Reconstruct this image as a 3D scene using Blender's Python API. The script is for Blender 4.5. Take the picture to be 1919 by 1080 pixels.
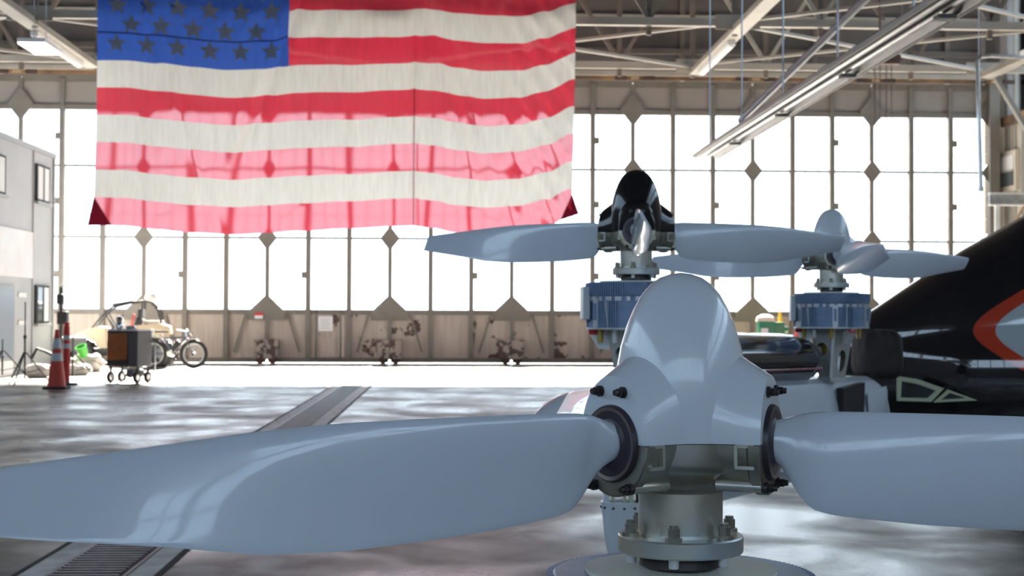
import bpy, bmesh, math, random
from mathutils import Vector, Matrix, noise
random.seed(7)
R = math.radians
pi = math.pi
for o in list(bpy.data.objects): bpy.data.objects.remove(o)
sc = bpy.context.scene
COL = sc.collection

# ------------------------------------------------------------------ camera
FPX = 2680.0; W_, H_ = 1919.0, 1080.0
HC = 1.2; YAW = R(2.46); PITCH = R(1.11); ROLL = R(0.22)
cd = bpy.data.cameras.new('camera'); cam = bpy.data.objects.new('camera', cd); COL.objects.link(cam)
cd.sensor_fit = 'HORIZONTAL'; cd.sensor_width = 36.0; cd.lens = FPX / W_ * 36.0
cd.clip_start = .05; cd.clip_end = 500
CM = Matrix.Translation((0, 0, HC)) @ Matrix.Rotation(-YAW, 4, 'Z') @ Matrix.Rotation(pi/2 + PITCH, 4, 'X') @ Matrix.Rotation(ROLL, 4, 'Z')
cam.matrix_world = CM
cd.dof.use_dof = True; cd.dof.focus_distance = 1.8; cd.dof.aperture_fstop = 16
sc.camera = cam

# ------------------------------------------------------------------ world, sun, exposure
wd = bpy.data.worlds.new('sky'); sc.world = wd; wd.use_nodes = True
bg = wd.node_tree.nodes['Background']
bg.inputs[0].default_value = (0.64, 0.81, 1.0, 1); bg.inputs[1].default_value = 4.5
sd = bpy.data.lights.new('sun', 'SUN'); sd.energy = 95.0; sd.angle = R(5); sd.color = (1, .985, .95)
sun = bpy.data.objects.new('sun', sd); COL.objects.link(sun)
sun.rotation_euler = Vector((.02, -.86, -.515)).to_track_quat('-Z', 'Y').to_euler()
sun.location = (0, 60, 40)
vs = sc.view_settings
vs.view_transform = 'Standard'; vs.look = 'None'; vs.gamma = 1; vs.use_curve_mapping = False
vs.exposure = 0.08
sc.display_settings.display_device = 'sRGB'

# ------------------------------------------------------------------ pixel -> world at a real depth / on a real plane
def P(px, py, D):
    return (CM @ Vector(((px - W_/2)/FPX*D, -(py - H_/2)/FPX*D, -D, 1))).to_3d()
def ray(px, py):
    return (P(px, py, 1.0) - Vector((0, 0, HC)))
def G(px, py, z=0.0):
    d = ray(px, py); t = (z - HC)/d.z; return Vector((d.x*t, d.y*t, z))
def onY(px, py, Y):
    d = ray(px, py); t = Y/d.y; return Vector((d.x*t, Y, HC + d.z*t))
def onX(px, py, X):
    d = ray(px, py); t = X/d.x; return Vector((X, d.y*t, HC + d.z*t))
FWD = Vector((math.sin(YAW), math.cos(YAW), 0)); RGT = Vector((math.cos(YAW), -math.sin(YAW), 0))

# ------------------------------------------------------------------ materials
MATS = {}
def mat(name, col, rough=.5, metal=0., coat=0., col2=None, scale=4., detail=4., lo=.35, hi=.65, bump=0., bscale=40., spec=.5, stretch=None, rough2=None):
    m = bpy.data.materials.new(name); m.use_nodes = True
    nt = m.node_tree; b = nt.nodes['Principled BSDF']
    b.inputs['Base Color'].default_value = (*col, 1); b.inputs['Roughness'].default_value = rough
    b.inputs['Metallic'].default_value = metal; b.inputs['Coat Weight'].default_value = coat
    b.inputs['Coat Roughness'].default_value = .04
    b.inputs['Specular IOR Level'].default_value = spec
    tc = nt.nodes.new('ShaderNodeTexCoord'); vec = tc.outputs['Object']
    if stretch:
        mp = nt.nodes.new('ShaderNodeMapping'); mp.inputs['Scale'].default_value = stretch
        nt.links.new(vec, mp.inputs[0]); vec = mp.outputs[0]
    if col2:
        n = nt.nodes.new('ShaderNodeTexNoise'); n.inputs['Scale'].default_value = scale; n.inputs['Detail'].default_value = detail
        nt.links.new(vec, n.inputs['Vector'])
        r = nt.nodes.new('ShaderNodeValToRGB')
        r.color_ramp.elements[0].position = lo; r.color_ramp.elements[1].position = hi
        r.color_ramp.elements[0].color = (*col, 1); r.color_ramp.elements[1].color = (*col2, 1)
        nt.links.new(n.outputs['Fac'], r.inputs[0]); nt.links.new(r.outputs[0], b.inputs['Base Color'])
        if rough2 is not None:
            mr = nt.nodes.new('ShaderNodeMapRange'); mr.inputs[1].default_value = lo; mr.inputs[2].default_value = hi
            mr.inputs[3].default_value = rough; mr.inputs[4].default_value = rough2
            nt.links.new(n.outputs['Fac'], mr.inputs[0]); nt.links.new(mr.outputs[0], b.inputs['Roughness'])
    if bump:
        n2 = nt.nodes.new('ShaderNodeTexNoise'); n2.inputs['Scale'].default_value = bscale; n2.inputs['Detail'].default_value = 3
        nt.links.new(vec, n2.inputs['Vector'])
        bp = nt.nodes.new('ShaderNodeBump'); bp.inputs['Strength'].default_value = bump; bp.inputs['Distance'].default_value = .01
        nt.links.new(n2.outputs['Fac'], bp.inputs['Height']); nt.links.new(bp.outputs[0], b.inputs['Normal'])
    MATS[name] = m
    return m

def floor_mat():
    m = mat('polished_concrete', (.30, .29, .28), .35, spec=.4)
    nt = m.node_tree; b = nt.nodes['Principled BSDF']; L = nt.links.new
    tc = nt.nodes.new('ShaderNodeTexCoord')
    def nz(s, d, st=(1, 1, 1), w=0.):
        mp = nt.nodes.new('ShaderNodeMapping'); mp.inputs['Scale'].default_value = st
        n = nt.nodes.new('ShaderNodeTexNoise'); n.inputs['Scale'].default_value = s; n.inputs['Detail'].default_value = d
        n.inputs['Distortion'].default_value = w
        L(tc.outputs['Object'], mp.inputs[0]); L(mp.outputs[0], n.inputs['Vector']); return n.outputs['Fac']
    def ramp(f, stops):
        r = nt.nodes.new('ShaderNodeValToRGB')
        while len(r.color_ramp.elements) < len(stops): r.color_ramp.elements.new(.5)
        for e, (p, c) in zip(r.color_ramp.elements, stops):
            e.position = p; e.color = (*c, 1)
        L(f, r.inputs[0]); return r.outputs[0]
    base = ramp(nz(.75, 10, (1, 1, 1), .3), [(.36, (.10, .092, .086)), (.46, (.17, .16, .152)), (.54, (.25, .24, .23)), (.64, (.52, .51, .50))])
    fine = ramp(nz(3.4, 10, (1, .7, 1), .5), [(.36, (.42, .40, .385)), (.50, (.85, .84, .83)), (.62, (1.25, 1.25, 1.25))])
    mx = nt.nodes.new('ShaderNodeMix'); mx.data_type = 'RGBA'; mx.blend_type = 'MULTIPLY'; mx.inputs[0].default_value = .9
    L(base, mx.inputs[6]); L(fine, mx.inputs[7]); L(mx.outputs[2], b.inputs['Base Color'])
    rr = ramp(nz(.9, 7, (1, 1, 1), .5), [(.36, (.22,)*3), (.64, (.5,)*3)])
    L(rr, b.inputs['Roughness'])
    bp = nt.nodes.new('ShaderNodeBump'); bp.inputs['Strength'].default_value = .12; bp.inputs['Distance'].default_value = .006
    L(nz(9, 6), bp.inputs['Height']); L(bp.outputs[0], b.inputs['Normal'])
    return m
floor_mat()

def peeling_mat(name, paint, bare, thr, sc_=2.4):
    m = mat(name, paint, .6); nt = m.node_tree; b = nt.nodes['Principled BSDF']; L = nt.links.new
    tc = nt.nodes.new('ShaderNodeTexCoord')
    n = nt.nodes.new('ShaderNodeTexNoise'); n.inputs['Scale'].default_value = sc_; n.inputs['Detail'].default_value = 8; n.inputs['Roughness'].default_value = .6
    oi = nt.nodes.new('ShaderNodeObjectInfo')
    ad = nt.nodes.new('ShaderNodeVectorMath'); ad.operation = 'ADD'
    ml = nt.nodes.new('ShaderNodeMath'); ml.operation = 'MULTIPLY'; ml.inputs[1].default_value = 37.
    L(oi.outputs['Random'], ml.inputs[0]); L(tc.outputs['Object'], ad.inputs[0]); L(ml.outputs[0], ad.inputs[1]); L(ad.outputs[0], n.inputs['Vector'])
    r = nt.nodes.new('ShaderNodeValToRGB'); r.color_ramp.elements[0].position = thr; r.color_ramp.elements[1].position = thr + .02
    r.color_ramp.elements[0].color = (*bare, 1); r.color_ramp.elements[1].color = (*paint, 1)
    L(n.outputs['Fac'], r.inputs[0])
    n2 = nt.nodes.new('ShaderNodeTexNoise'); n2.inputs['Scale'].default_value = 2.; n2.inputs['Detail'].default_value = 5
    mp = nt.nodes.new('ShaderNodeMapping'); mp.inputs['Scale'].default_value = (6, 6, .5); L(ad.outputs[0], mp.inputs[0]); L(mp.outputs[0], n2.inputs['Vector'])
    r2 = nt.nodes.new('ShaderNodeValToRGB'); r2.color_ramp.elements[0].color = (.84, .82, .80, 1); r2.color_ramp.elements[0].position = .35; r2.color_ramp.elements[1].position = .62
    L(n2.outputs['Fac'], r2.inputs[0])
    mx = nt.nodes.new('ShaderNodeMix'); mx.data_type = 'RGBA'; mx.blend_type = 'MULTIPLY'; mx.inputs[0].default_value = 1
    L(r.outputs[0], mx.inputs[6]); L(r2.outputs[0], mx.inputs[7]); L(mx.outputs[2], b.inputs['Base Color'])
    bp = nt.nodes.new('ShaderNodeBump'); bp.inputs['Strength'].default_value = .5; bp.inputs['Distance'].default_value = .01
    L(r.outputs[0], bp.inputs['Height']); L(bp.outputs[0], b.inputs['Normal'])
    return m
peeling_mat('peeling_paint', (.50, .45, .40), (.10, .06, .05), .42)
peeling_mat('bogie_paint', (.40, .36, .32), (.10, .07, .06), .47, 5.)
peeling_mat('sound_paint', (.50, .45, .40), (.18, .11, .08), .30)

def cloth_mat(name, col, transp, transl):
    m = bpy.data.materials.new(name); m.use_nodes = True; nt = m.node_tree; L = nt.links.new
    nt.nodes.remove(nt.nodes['Principled BSDF']); out = nt.nodes['Material Output']
    d = nt.nodes.new('ShaderNodeBsdfDiffuse'); t = nt.nodes.new('ShaderNodeBsdfTranslucent'); tr = nt.nodes.new('ShaderNodeBsdfRefraction'); tr.inputs['IOR'].default_value = 1.05; tr.inputs['Roughness'].default_value = .34
    tc = nt.nodes.new('ShaderNodeTexCoord'); n = nt.nodes.new('ShaderNodeTexNoise'); n.inputs['Scale'].default_value = 6.; n.inputs['Detail'].default_value = 4
    mp = nt.nodes.new('ShaderNodeMapping'); mp.inputs['Scale'].default_value = (3, 1, .35); L(tc.outputs['Object'], mp.inputs[0]); L(mp.outputs[0], n.inputs['Vector'])
    r = nt.nodes.new('ShaderNodeValToRGB'); r.color_ramp.elements[0].position = .3; r.color_ramp.elements[1].position = .7
    r.color_ramp.elements[0].color = (*[c*.88 for c in col], 1); r.color_ramp.elements[1].color = (*col, 1); L(n.outputs['Fac'], r.inputs[0])
    for s in (d, t): L(r.outputs[0], s.inputs[0])
    tr.inputs[0].default_value = (1, .93, .94, 1) if col[0] > col[2]*2 else (1, 1, 1, 1)
    a = nt.nodes.new('ShaderNodeMixShader'); a.inputs[0].default_value = transl; L(d.outputs[0], a.inputs[1]); L(t.outputs[0], a.inputs[2])
    c = nt.nodes.new('ShaderNodeMixShader'); c.inputs[0].default_value = transp; L(a.outputs[0], c.inputs[1]); L(tr.outputs[0], c.inputs[2])
    L(c.outputs[0], out.inputs[0]); MATS[name] = m
cloth_mat('flag_red', (.84, .05, .10), .12, .5)
cloth_mat('flag_white', (.86, .85, .80), .015, .45)
cloth_mat('flag_blue', (.055, .145, .62), .015, .4)
cloth_mat('flag_star', (.25, .27, .31), .0, .2)  # white stars coloured grey for the light their doubled cloth holds back
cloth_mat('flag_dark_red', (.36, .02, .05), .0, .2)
cloth_mat('flag_rope_shadow', (.03, .05, .16), .0, .1)
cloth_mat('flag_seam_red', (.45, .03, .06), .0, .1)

def glass_mat(name, tint):
    m = bpy.data.materials.new(name); m.use_nodes = True; nt = m.node_tree; L = nt.links.new
    nt.nodes.remove(nt.nodes['Principled BSDF']); out = nt.nodes['Material Output']
    tr = nt.nodes.new('ShaderNodeBsdfTransparent'); tr.inputs[0].default_value = (*tint, 1)
    g = nt.nodes.new('ShaderNodeBsdfGlossy'); g.inputs['Roughness'].default_value = .05
    fr = nt.nodes.new('ShaderNodeFresnel'); fr.inputs[0].default_value = 1.3
    mx = nt.nodes.new('ShaderNodeMixShader'); L(fr.outputs[0], mx.inputs[0]); L(tr.outputs[0], mx.inputs[1]); L(g.outputs[0], mx.inputs[2])
    L(mx.outputs[0], out.inputs[0]); MATS[name] = m
glass_mat('window_glass', (.97, .94, .90)); glass_mat('clear_glass', (.95, .98, 1.0))
def emit(name, col, s):
    m = bpy.data.materials.new(name); m.use_nodes = True; nt = m.node_tree
    b = nt.nodes['Principled BSDF']; b.inputs['Emission Color'].default_value = (*col, 1); b.inputs['Emission Strength'].default_value = s
    MATS[name] = m
emit('lamp_tube', (1, 1, .95), 6)

mat('door_frame_paint', (.21, .195, .17), .55, col2=(.17, .158, .14), scale=1.5, bump=.1)
mat('transom_paint', (.33, .305, .285), .6, col2=(.28, .26, .24), scale=.8)
mat('glazing_bar', (.55, .56, .56), .5)
mat('rust_black', (.055, .045, .04), .7, col2=(.11, .06, .045), scale=6)
mat('rail_rust', (.33, .19, .09), .6, col2=(.12, .08, .055), scale=1.2, detail=3)
mat('truss_paint', (.46, .43, .375), .5, col2=(.38, .35, .30), scale=1.2)
mat('truss_brown', (.22, .18, .15), .6, col2=(.15, .12, .10), scale=1.2)
mat('roof_deck', (.085, .075, .065), .8, col2=(.06, .052, .047), scale=.5)
mat('upper_cladding', (.17, .15, .135), .8, col2=(.13, .115, .105), scale=.7)
mat('cream_siding', (.62, .57, .48), .6, col2=(.55, .50, .42), scale=1.)
mat('wall_plain', (.44, .44, .44), .7, col2=(.38, .38, .38), scale=.8)
mat('galvanised', (.62, .64, .65), .3, .85, col2=(.48, .50, .52), scale=8)
mat('heater_inside', (.10, .10, .105), .35, .5)
mat('dark_pipe', (.12, .14, .18), .4, .3)
mat('cable', (.45, .48, .52), .4, .6)
mat('chain_brown', (.17, .09, .07), .6)
mat('asphalt', (.15, .15, .15), .9, col2=(.12, .12, .12), scale=.3)
mat('curb_concrete', (.74, .73, .71), .6, col2=(.46, .45, .44), scale=5, bump=.3)
mat('grate_steel', (.13, .125, .14), .4, .5, col2=(.075, .07, .08), scale=9)
mat('dark_gap', (.03, .03, .03), .8)
mat('office_panel', (.50, .51, .525), .6, col2=(.45, .46, .475), scale=.9)
mat('office_trim', (.34, .35, .36), .5)
mat('office_white', (.80, .80, .80), .6)
mat('banner_white', (.74, .75, .76), .5, col2=(.66, .62, .62), scale=.8)
mat('dark_window', (.10, .12, .13), .08)
mat('door_blue', (.22, .26, .31), .4)
mat('black_metal', (.018, .018, .02), .4)
mat('black_rubber', (.022, .021, .023), .65, bump=.15)
mat('orange_plastic', (.62, .06, .035), .5)
mat('red_plastic', (.70, .035, .03), .45)
mat('reflective_band', (.60, .62, .66), .35)
mat('tan_plastic', (.50, .40, .27), .5)
mat('dark_seat', (.03, .03, .035), .7)
mat('amber_panel', (.33, .11, .025), .4, col2=(.25, .08, .02), scale=6)
mat('charcoal_panel', (.085, .085, .095), .5)
mat('tarp_white', (.70, .66, .60), .7, col2=(.58, .53, .47), scale=4, bump=.4, bscale=8)
mat('green_plastic', (.10, .55, .07), .4)
mat('green_machine', (.015, .17, .10), .4)
mat('yellow_paint', (.65, .40, .03), .5)
mat('timber', (.50, .36, .22), .7)
mat('grey_crate', (.20, .21, .22), .6)
mat('chrome', (.75, .75, .76), .15, 1.)
mat('paper', (.80, .82, .85), .6)
mat('sign_red', (.6, .05, .05), .5)
mat('white_gloss', (.72, .77, .83), .25, coat=.6, col2=(.68, .73, .80), scale=3)
mat('blade_paint', (.68, .73, .81), .24, coat=.7, col2=(.65, .70, .78), scale=4)
mat('black_gloss', (.012, .011, .014), .10, spec=.5)
mat('hub_steel', (.37, .34, .25), .30, .92, col2=(.47, .46, .43), scale=14, detail=3, rough2=.4)
mat('mast_steel', (.66, .60, .49), .32, .85, col2=(.50, .56, .58), scale=9, detail=3, rough2=.42)
mat('bolt_steel', (.34, .32, .27), .35, .9)
mat('dark_bolt', (.06, .055, .055), .4, .6)
mat('seal_rubber', (.055, .045, .055), .35, .2)
mat('seal_brown', (.20, .165, .155), .4, .4)
mat('motor_blue', (.20, .28, .44), .34, .2, col2=(.24, .33, .50), scale=30)
mat('motor_cream', (.78, .77, .68), .45)
mat('silver', (.72, .73, .74), .3, .5)
mat('brass_mark', (.72, .62, .35), .4)
mat('pylon_metal', (.58, .58, .55), .3, .45, col2=(.50, .50, .46), scale=10)
mat('gold_chromate', (.55, .42, .12), .35, .7)
mat('chromate_green', (.50, .53, .36), .5)
mat('wing_white', (.60, .65, .71), .3, coat=.4)
mat('reflection_red', (.25, .03, .04), .25, coat=.6)
mat('brown_cover', (.035, .028, .027), .75, col2=(.022, .018, .018), scale=12, bump=.3, bscale=20)
mat('hatch_dark', (.012, .012, .016), .5)
mat('magenta_tag', (.5, .02, .14), .6)

def fuselage_mat():
    m = mat('fuselage_black', (.012, .011, .015), .08, coat=1.)
    nt = m.node_tree; b = nt.nodes['Principled BSDF']; L = nt.links.new
    tc = nt.nodes.new('ShaderNodeTexCoord'); sp = nt.nodes.new('ShaderNodeSeparateXYZ'); L(tc.outputs['Object'], sp.inputs[0])
    def M(op, a, c=None):
        n = nt.nodes.new('ShaderNodeMath'); n.operation = op
        for i, v in enumerate((a, c)):
            if v is None: continue
            if isinstance(v, (int, float)): n.inputs[i].default_value = v
            else: L(v, n.inputs[i])
        return n.outputs[0]
    # wedge with a round nose: a > sqrt((m b)^2 + c^2) - c   (a along the hull, b up the hull, metres)
    a = M('SUBTRACT', sp.outputs['X'], EMB_X); bz = M('SUBTRACT', sp.outputs['Z'], EMB_Z)
    h = M('SUBTRACT', M('SQRT', M('ADD', M('POWER', M('MULTIPLY', bz, 1.85), 2.), .2*.2)), .2)
    e = M('SUBTRACT', a, h)
    ring = M('GREATER_THAN', e, 0.); inner = M('GREATER_THAN', e, .125)
    front = M('LESS_THAN', sp.outputs['Y'], 0.)
    m1 = nt.nodes.new('ShaderNodeMix'); m1.data_type = 'RGBA'; m1.inputs[6].default_value = (.012, .011, .015, 1); m1.inputs[7].default_value = (.55, .055, .025, 1)
    L(M('MULTIPLY', ring, front), m1.inputs[0])
    m2 = nt.nodes.new('ShaderNodeMix'); m2.data_type = 'RGBA'; m2.inputs[7].default_value = (.46, .51, .54, 1)
    L(m1.outputs[2], m2.inputs[6]); L(M('MULTIPLY', inner, front), m2.inputs[0]); L(m2.outputs[2], b.inputs['Base Color'])

# ------------------------------------------------------------------ mesh builder
class MB:
    def __init__(s): s.v = []; s.f = []; s.T = Matrix.Identity(4)
    def add(s, vs_, fs):
        o = len(s.v); s.v += [tuple(s.T @ Vector(p)) for p in vs_]; s.f += [tuple(o + i for i in f) for f in fs]; return s
    def box(s, c, d, rot=None):
        x, y, z = d[0]/2, d[1]/2, d[2]/2
        ps = [Vector((i*x, j*y, k*z)) for i in (-1, 1) for j in (-1, 1) for k in (-1, 1)]
        if rot is not None: ps = [rot @ p for p in ps]
        return s.add([p + Vector(c) for p in ps], [(0, 1, 3, 2), (4, 6, 7, 5), (0, 4, 5, 1), (2, 3, 7, 6), (0, 2, 6, 4), (1, 5, 7, 3)])
    def bar(s, a, b, w, h=None, up=(0, 0, 1)):
        a, b = Vector(a), Vector(b); h = h or w; d = b - a; n = d.normalized(); u = Vector(up)
        if abs(n.dot(u)) > .99: u = Vector((0, 1, 0))
        x = n.cross(u).normalized(); z = x.cross(n)
        return s.box((a + b)/2, (w, d.length, h), Matrix((x, n, z)).transposed())
    def rings(s, rs, cap=True, close=False):
        n = len(rs[0]); vs_ = [p for r in rs for p in r]; fs = []
        m = len(rs)
        for i in range(m if close else m - 1):
            for j in range(n):
                a, b = i*n + j, i*n + (j + 1) % n; c, d = ((i + 1) % m)*n + (j + 1) % n, ((i + 1) % m)*n + j
                fs.append((a, b, c, d))
        if cap and not close: fs += [tuple(range(n - 1, -1, -1)), tuple((m - 1)*n + j for j in range(n))]
        return s.add(vs_, fs)
    def cyl(s, a, b, r0, r1=None, n=16, cap=True):
        a, b = Vector(a), Vector(b); r1 = r0 if r1 is None else r1; d = (b - a).normalized()
        u = Vector((0, 0, 1)) if abs(d.z) < .9 else Vector((1, 0, 0)); x = d.cross(u).normalized(); y = d.cross(x)
        rg = lambda c, r: [c + x*(r*math.cos(2*pi*k/n)) + y*(r*math.sin(2*pi*k/n)) for k in range(n)]
        return s.rings([rg(a, r0), rg(b, r1)], cap)
    def tube(s, pts, r, n=8, cap=True):
        pts = [Vector(p) for p in pts]; rs = []; x = None
        for i, p in enumerate(pts):
            d = (pts[min(i + 1, len(pts) - 1)] - pts[max(i - 1, 0)]).normalized()
            if x is None:
                u = Vector((0, 0, 1)) if abs(d.z) < .9 else Vector((1, 0, 0)); x = d.cross(u).normalized()
            x = (x - d*x.dot(d)).normalized(); y = d.cross(x); rr = r[i] if isinstance(r, (list, tuple)) else r
            rs.append([p + x*(rr*math.cos(2*pi*k/n)) + y*(rr*math.sin(2*pi*k/n)) for k in range(n)])
        return s.rings(rs, cap)
    def lathe(s, prof, n=32, o=(0, 0, 0), ax=(0, 0, 1), cap=True):
        ax = Vector(ax).normalized(); u = Vector((0, 0, 1)) if abs(ax.z) < .9 else Vector((1, 0, 0)); x = ax.cross(u).normalized(); y = ax.cross(x); o = Vector(o)
        return s.rings([[o + ax*h + x*(r*math.cos(2*pi*k/n)) + y*(r*math.sin(2*pi*k/n)) for k in range(n)] for r, h in prof], cap)
    def torus(s, c, ax, R_, r, n=32, k=8):
        ax = Vector(ax).normalized(); u = Vector((0, 0, 1)) if abs(ax.z) < .9 else Vector((1, 0, 0)); x = ax.cross(u).normalized(); y = ax.cross(x); c = Vector(c); rs = []
        for i in range(n):
            d = x*math.cos(2*pi*i/n) + y*math.sin(2*pi*i/n)
            rs.append([c + d*(R_ + r*math.cos(2*pi*j/k)) + ax*(r*math.sin(2*pi*j/k)) for j in range(k)])
        return s.rings(rs, close=True)
    def prism(s, poly, d):
        d = Vector(d); ps = [Vector(p) for p in poly]; return s.rings([ps, [p + d for p in ps]])
    def grid(s, fn, nu, nv):
        vs_ = [fn(i/nu, j/nv) for j in range(nv + 1) for i in range(nu + 1)]
        return s.add(vs_, [(j*(nu + 1) + i, j*(nu + 1) + i + 1, (j + 1)*(nu + 1) + i + 1, (j + 1)*(nu + 1) + i) for j in range(nv) for i in range(nu)])
    def mesh(s, name, m, ang=35, fix=True):
        me = bpy.data.meshes.new(name); me.from_pydata(s.v, [], s.f)
        if fix:
            b = bmesh.new(); b.from_mesh(me); bmesh.ops.recalc_face_normals(b, faces=b.faces); b.to_mesh(me); b.free()
        me.materials.append(MATS[m] if isinstance(m, str) else m)
        if ang:
            me.polygons.foreach_set('use_smooth', [True]*len(me.polygons)); me.set_sharp_from_angle(angle=R(ang))
        return me
    def build(s, name, m, parent=None, loc=None, rz=0, ang=35, bev=0, fix=True):
        o = bpy.data.objects.new(name, s.mesh(name, m, ang, fix)); COL.objects.link(o)
        if parent: o.parent = parent
        if loc is not None: o.location = loc
        o.rotation_euler[2] = rz
        if bev:
            md = o.modifiers.new('bevel', 'BEVEL'); md.width = bev; md.segments = 2; md.limit_method = 'ANGLE'; md.angle_limit = R(40)
        return o
def inst(me, name, parent, loc, rot=None, scale=None):
    o = bpy.data.objects.new(name, me); COL.objects.link(o); o.parent = parent; o.location = loc
    if rot: o.rotation_euler = rot
    if scale: o.scale = scale
    return o
def tag(o, label, cat, group=None):
    o['label'] = label; o['category'] = cat
    if group: o['group'] = group
    return o
def struct(o): o['kind'] = 'structure'; return o
def thing(name, loc, label, cat, group=None, rz=0):
    o = bpy.data.objects.new(name, None); COL.objects.link(o); o.location = loc; o.rotation_euler[2] = rz; o.empty_display_size = .1
    return tag(o, label, cat, group)
def B(): return MB()
V = Vector

# ================================================================== SETTING
YW = 35.5; XR = 13.57; LEAF = 3.014; BAY = LEAF/3; XL = XR - 10*LEAF; YB = -20.0
ZR = 11.0
# trench runs toward the window wall
ta, tb_ = G(215, 1050), G(640, 735)
TX = (ta.x + tb_.x)/2
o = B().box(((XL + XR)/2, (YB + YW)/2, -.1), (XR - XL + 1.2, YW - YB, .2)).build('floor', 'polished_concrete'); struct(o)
o = B().box((0, 20, -.36), (400, 400, .3)).build('ground', 'asphalt'); struct(o)
o = B().box(((XL + XR)/2, (YB + YW)/2, ZR + .1), (XR - XL + 1.2, YW - YB + 1.2, .2)).build('ceiling', 'roof_deck'); struct(o)
# back wall above the doors
o = B().box(((XL + XR)/2, YW + .55, 9.1), (XR - XL + 1.2, .3, 4.0)).build('wall_back', 'upper_cladding'); struct(o)
for i in range(9):
    B().box((XL + 2 + i*3.4, YW + .36, 9.1), (.12, .08, 3.9)).build('girt_post', 'truss_brown', o)
for z in (7.9, 8.75, 9.9):
    B().box(((XL + XR)/2, YW + .34, z), (XR - XL, .1, .14)).build('girt', 'truss_paint' if z == 8.75 else 'truss_brown', o)
# left wall and the wall behind the camera: solid below, window bands above like the right wall
XLW = XL - .32
wl = struct(B().box((XLW - .1, (YB + YW)/2, 3.0), (.3, YW - YB + .6, 6.0)).build('wall_left', 'wall_plain'))
B().box((XLW - .1, (YB + YW)/2, 10.3), (.3, YW - YB + .6, 1.4)).build('upper_siding', 'wall_plain', wl)
wf = struct(B().box(((XL + XR)/2, YB, 2.75), (XR - XL + 1.2, .3, 5.5)).build('wall_front', 'wall_plain'))
B().box(((XL + XR)/2, YB, 10.4), (XR - XL + 1.2, .3, 1.2)).build('upper_siding', 'wall_plain', wf)
for i in range(14):
    B().box((XLW - .1, YW - i*4.2, 7.9), (.3, .3, 3.5)).build('pier', 'wall_plain', wl)
    if i < 13:
        w = B()
        for k in range(5): w.box((XLW - .1, YW - .3 - i*4.2 - k*.9, 7.9), (.1, .06, 3.4))
        for z in (6.3, 7.4, 8.5, 9.55): w.box((XLW - .1, YW - 2.1 - i*4.2, z), (.1, 4.0, .06))
        w = struct(w.build('window_%d' % (20 + i), 'truss_paint'))
        B().box((XLW - .12, YW - 2.1 - i*4.2, 7.9), (.02, 3.9, 3.3)).build('pane', 'clear_glass', w)
for i in range(8):
    B().box((XL + i*LEAF*10/7, YB, 7.65), (.3, .3, 4.3)).build('pier', 'wall_plain', wf)
    if i < 7:
        w = B(); xc = XL + (i + .5)*LEAF*10/7
        for k in range(5): w.box((xc - 2 + k*1.0, YB, 7.65), (.06, .1, 4.3))
        for z in (5.55, 6.6, 7.65, 8.7, 9.75): w.box((xc, YB, z), (4.0, .1, .06))
        w = struct(w.build('window_%d' % (40 + i), 'truss_paint'))
        B().box((xc, YB - .02, 7.65), (4.0, .02, 4.2)).build('pane', 'clear_glass', w)
# right wall: siding below a rusty girt, a band of windows above
XW = XR + .32
wr = B().box((XW + .25, (YB + YW)/2, 3.0), (.3, YW - YB + .6, 6.0)).build('wall_right', 'cream_siding'); struct(wr)
for i in range(14):
    B().box((XW + .08, 35.2 - i*.42, 3.0), (.04, .02, 6.0)).build('siding_seam', 'office_trim', wr)
B().box((XW + .05, (YB + YW)/2, 6.12), (.14, YW - YB, .24)).build('girt', 'rail_rust', wr)
B().box((XW + .25, (YB + YW)/2, 10.3), (.3, YW - YB + .6, 1.4)).build('upper_siding', 'wall_plain', wr)
for i in range(14):
    B().box((XW + .25, 35.6 - i*4.2, 7.9), (.3, .5 if i == 0 else .3, 3.5)).build('pier', 'wall_plain', wr)
for i in range(13):
    y1 = 35.6 - i*4.2
    w = B()
    for k in range(5): w.box((XW + .25, y1 - .4 - k*.88, 7.9), (.1, .06, 3.4))
    for z in (6.3, 7.4, 8.5, 9.55): w.box((XW + .25, y1 - 2.1, z), (.1, 4.0, .06))
    w = struct(w.build('window_%d' % (i + 1), 'truss_paint'))
    B().box((XW + .27, y1 - 2.1, 7.9), (.02, 3.9, 3.3)).build('pane', 'clear_glass', w)
B().box(((XR + XW)/2 + .17, YW + .2, 3.7), (.75, .1, 7.4)).build('corner_infill', 'cream_siding', wr)
# small sash window in the right wall
a0, a1 = onX(1878, 295, XW), onX(1901, 348, XW)
yy, zz, dy, dz = (a0.y + a1.y)/2, (a0.z + a1.z)/2, abs(a0.y - a1.y), abs(a0.z - a1.z)
w = struct(B().box((XW + .04, yy, zz), (.12, dy + .22, dz + .22)).build('window_50', 'cream_siding', bev=.01))
B().box((XW - .03, yy, zz + dz*.25), (.03, dy, dz*.47)).build('pane', 'office_white', w)
B().box((XW - .03, yy, zz - dz*.25), (.03, dy, dz*.47)).build('pane', 'dark_window', w)
B().box((XW - .04, yy, zz), (.04, dy, .05)).build('meeting_rail', 'truss_paint', w)

# corner column
cc = struct(B().box((XR + .12, YW - .1, 3.6), (.06, .34, 7.2)).build('trim_1', 'door_frame_paint'))
B().box((XR + .04, YW - .27, 3.6), (.26, .04, 7.2)).build('column_flange', 'door_frame_paint', cc)
B().box((XR + .04, YW + .07, 3.6), (.26, .04, 7.2)).build('column_flange', 'door_frame_paint', cc)

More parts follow.
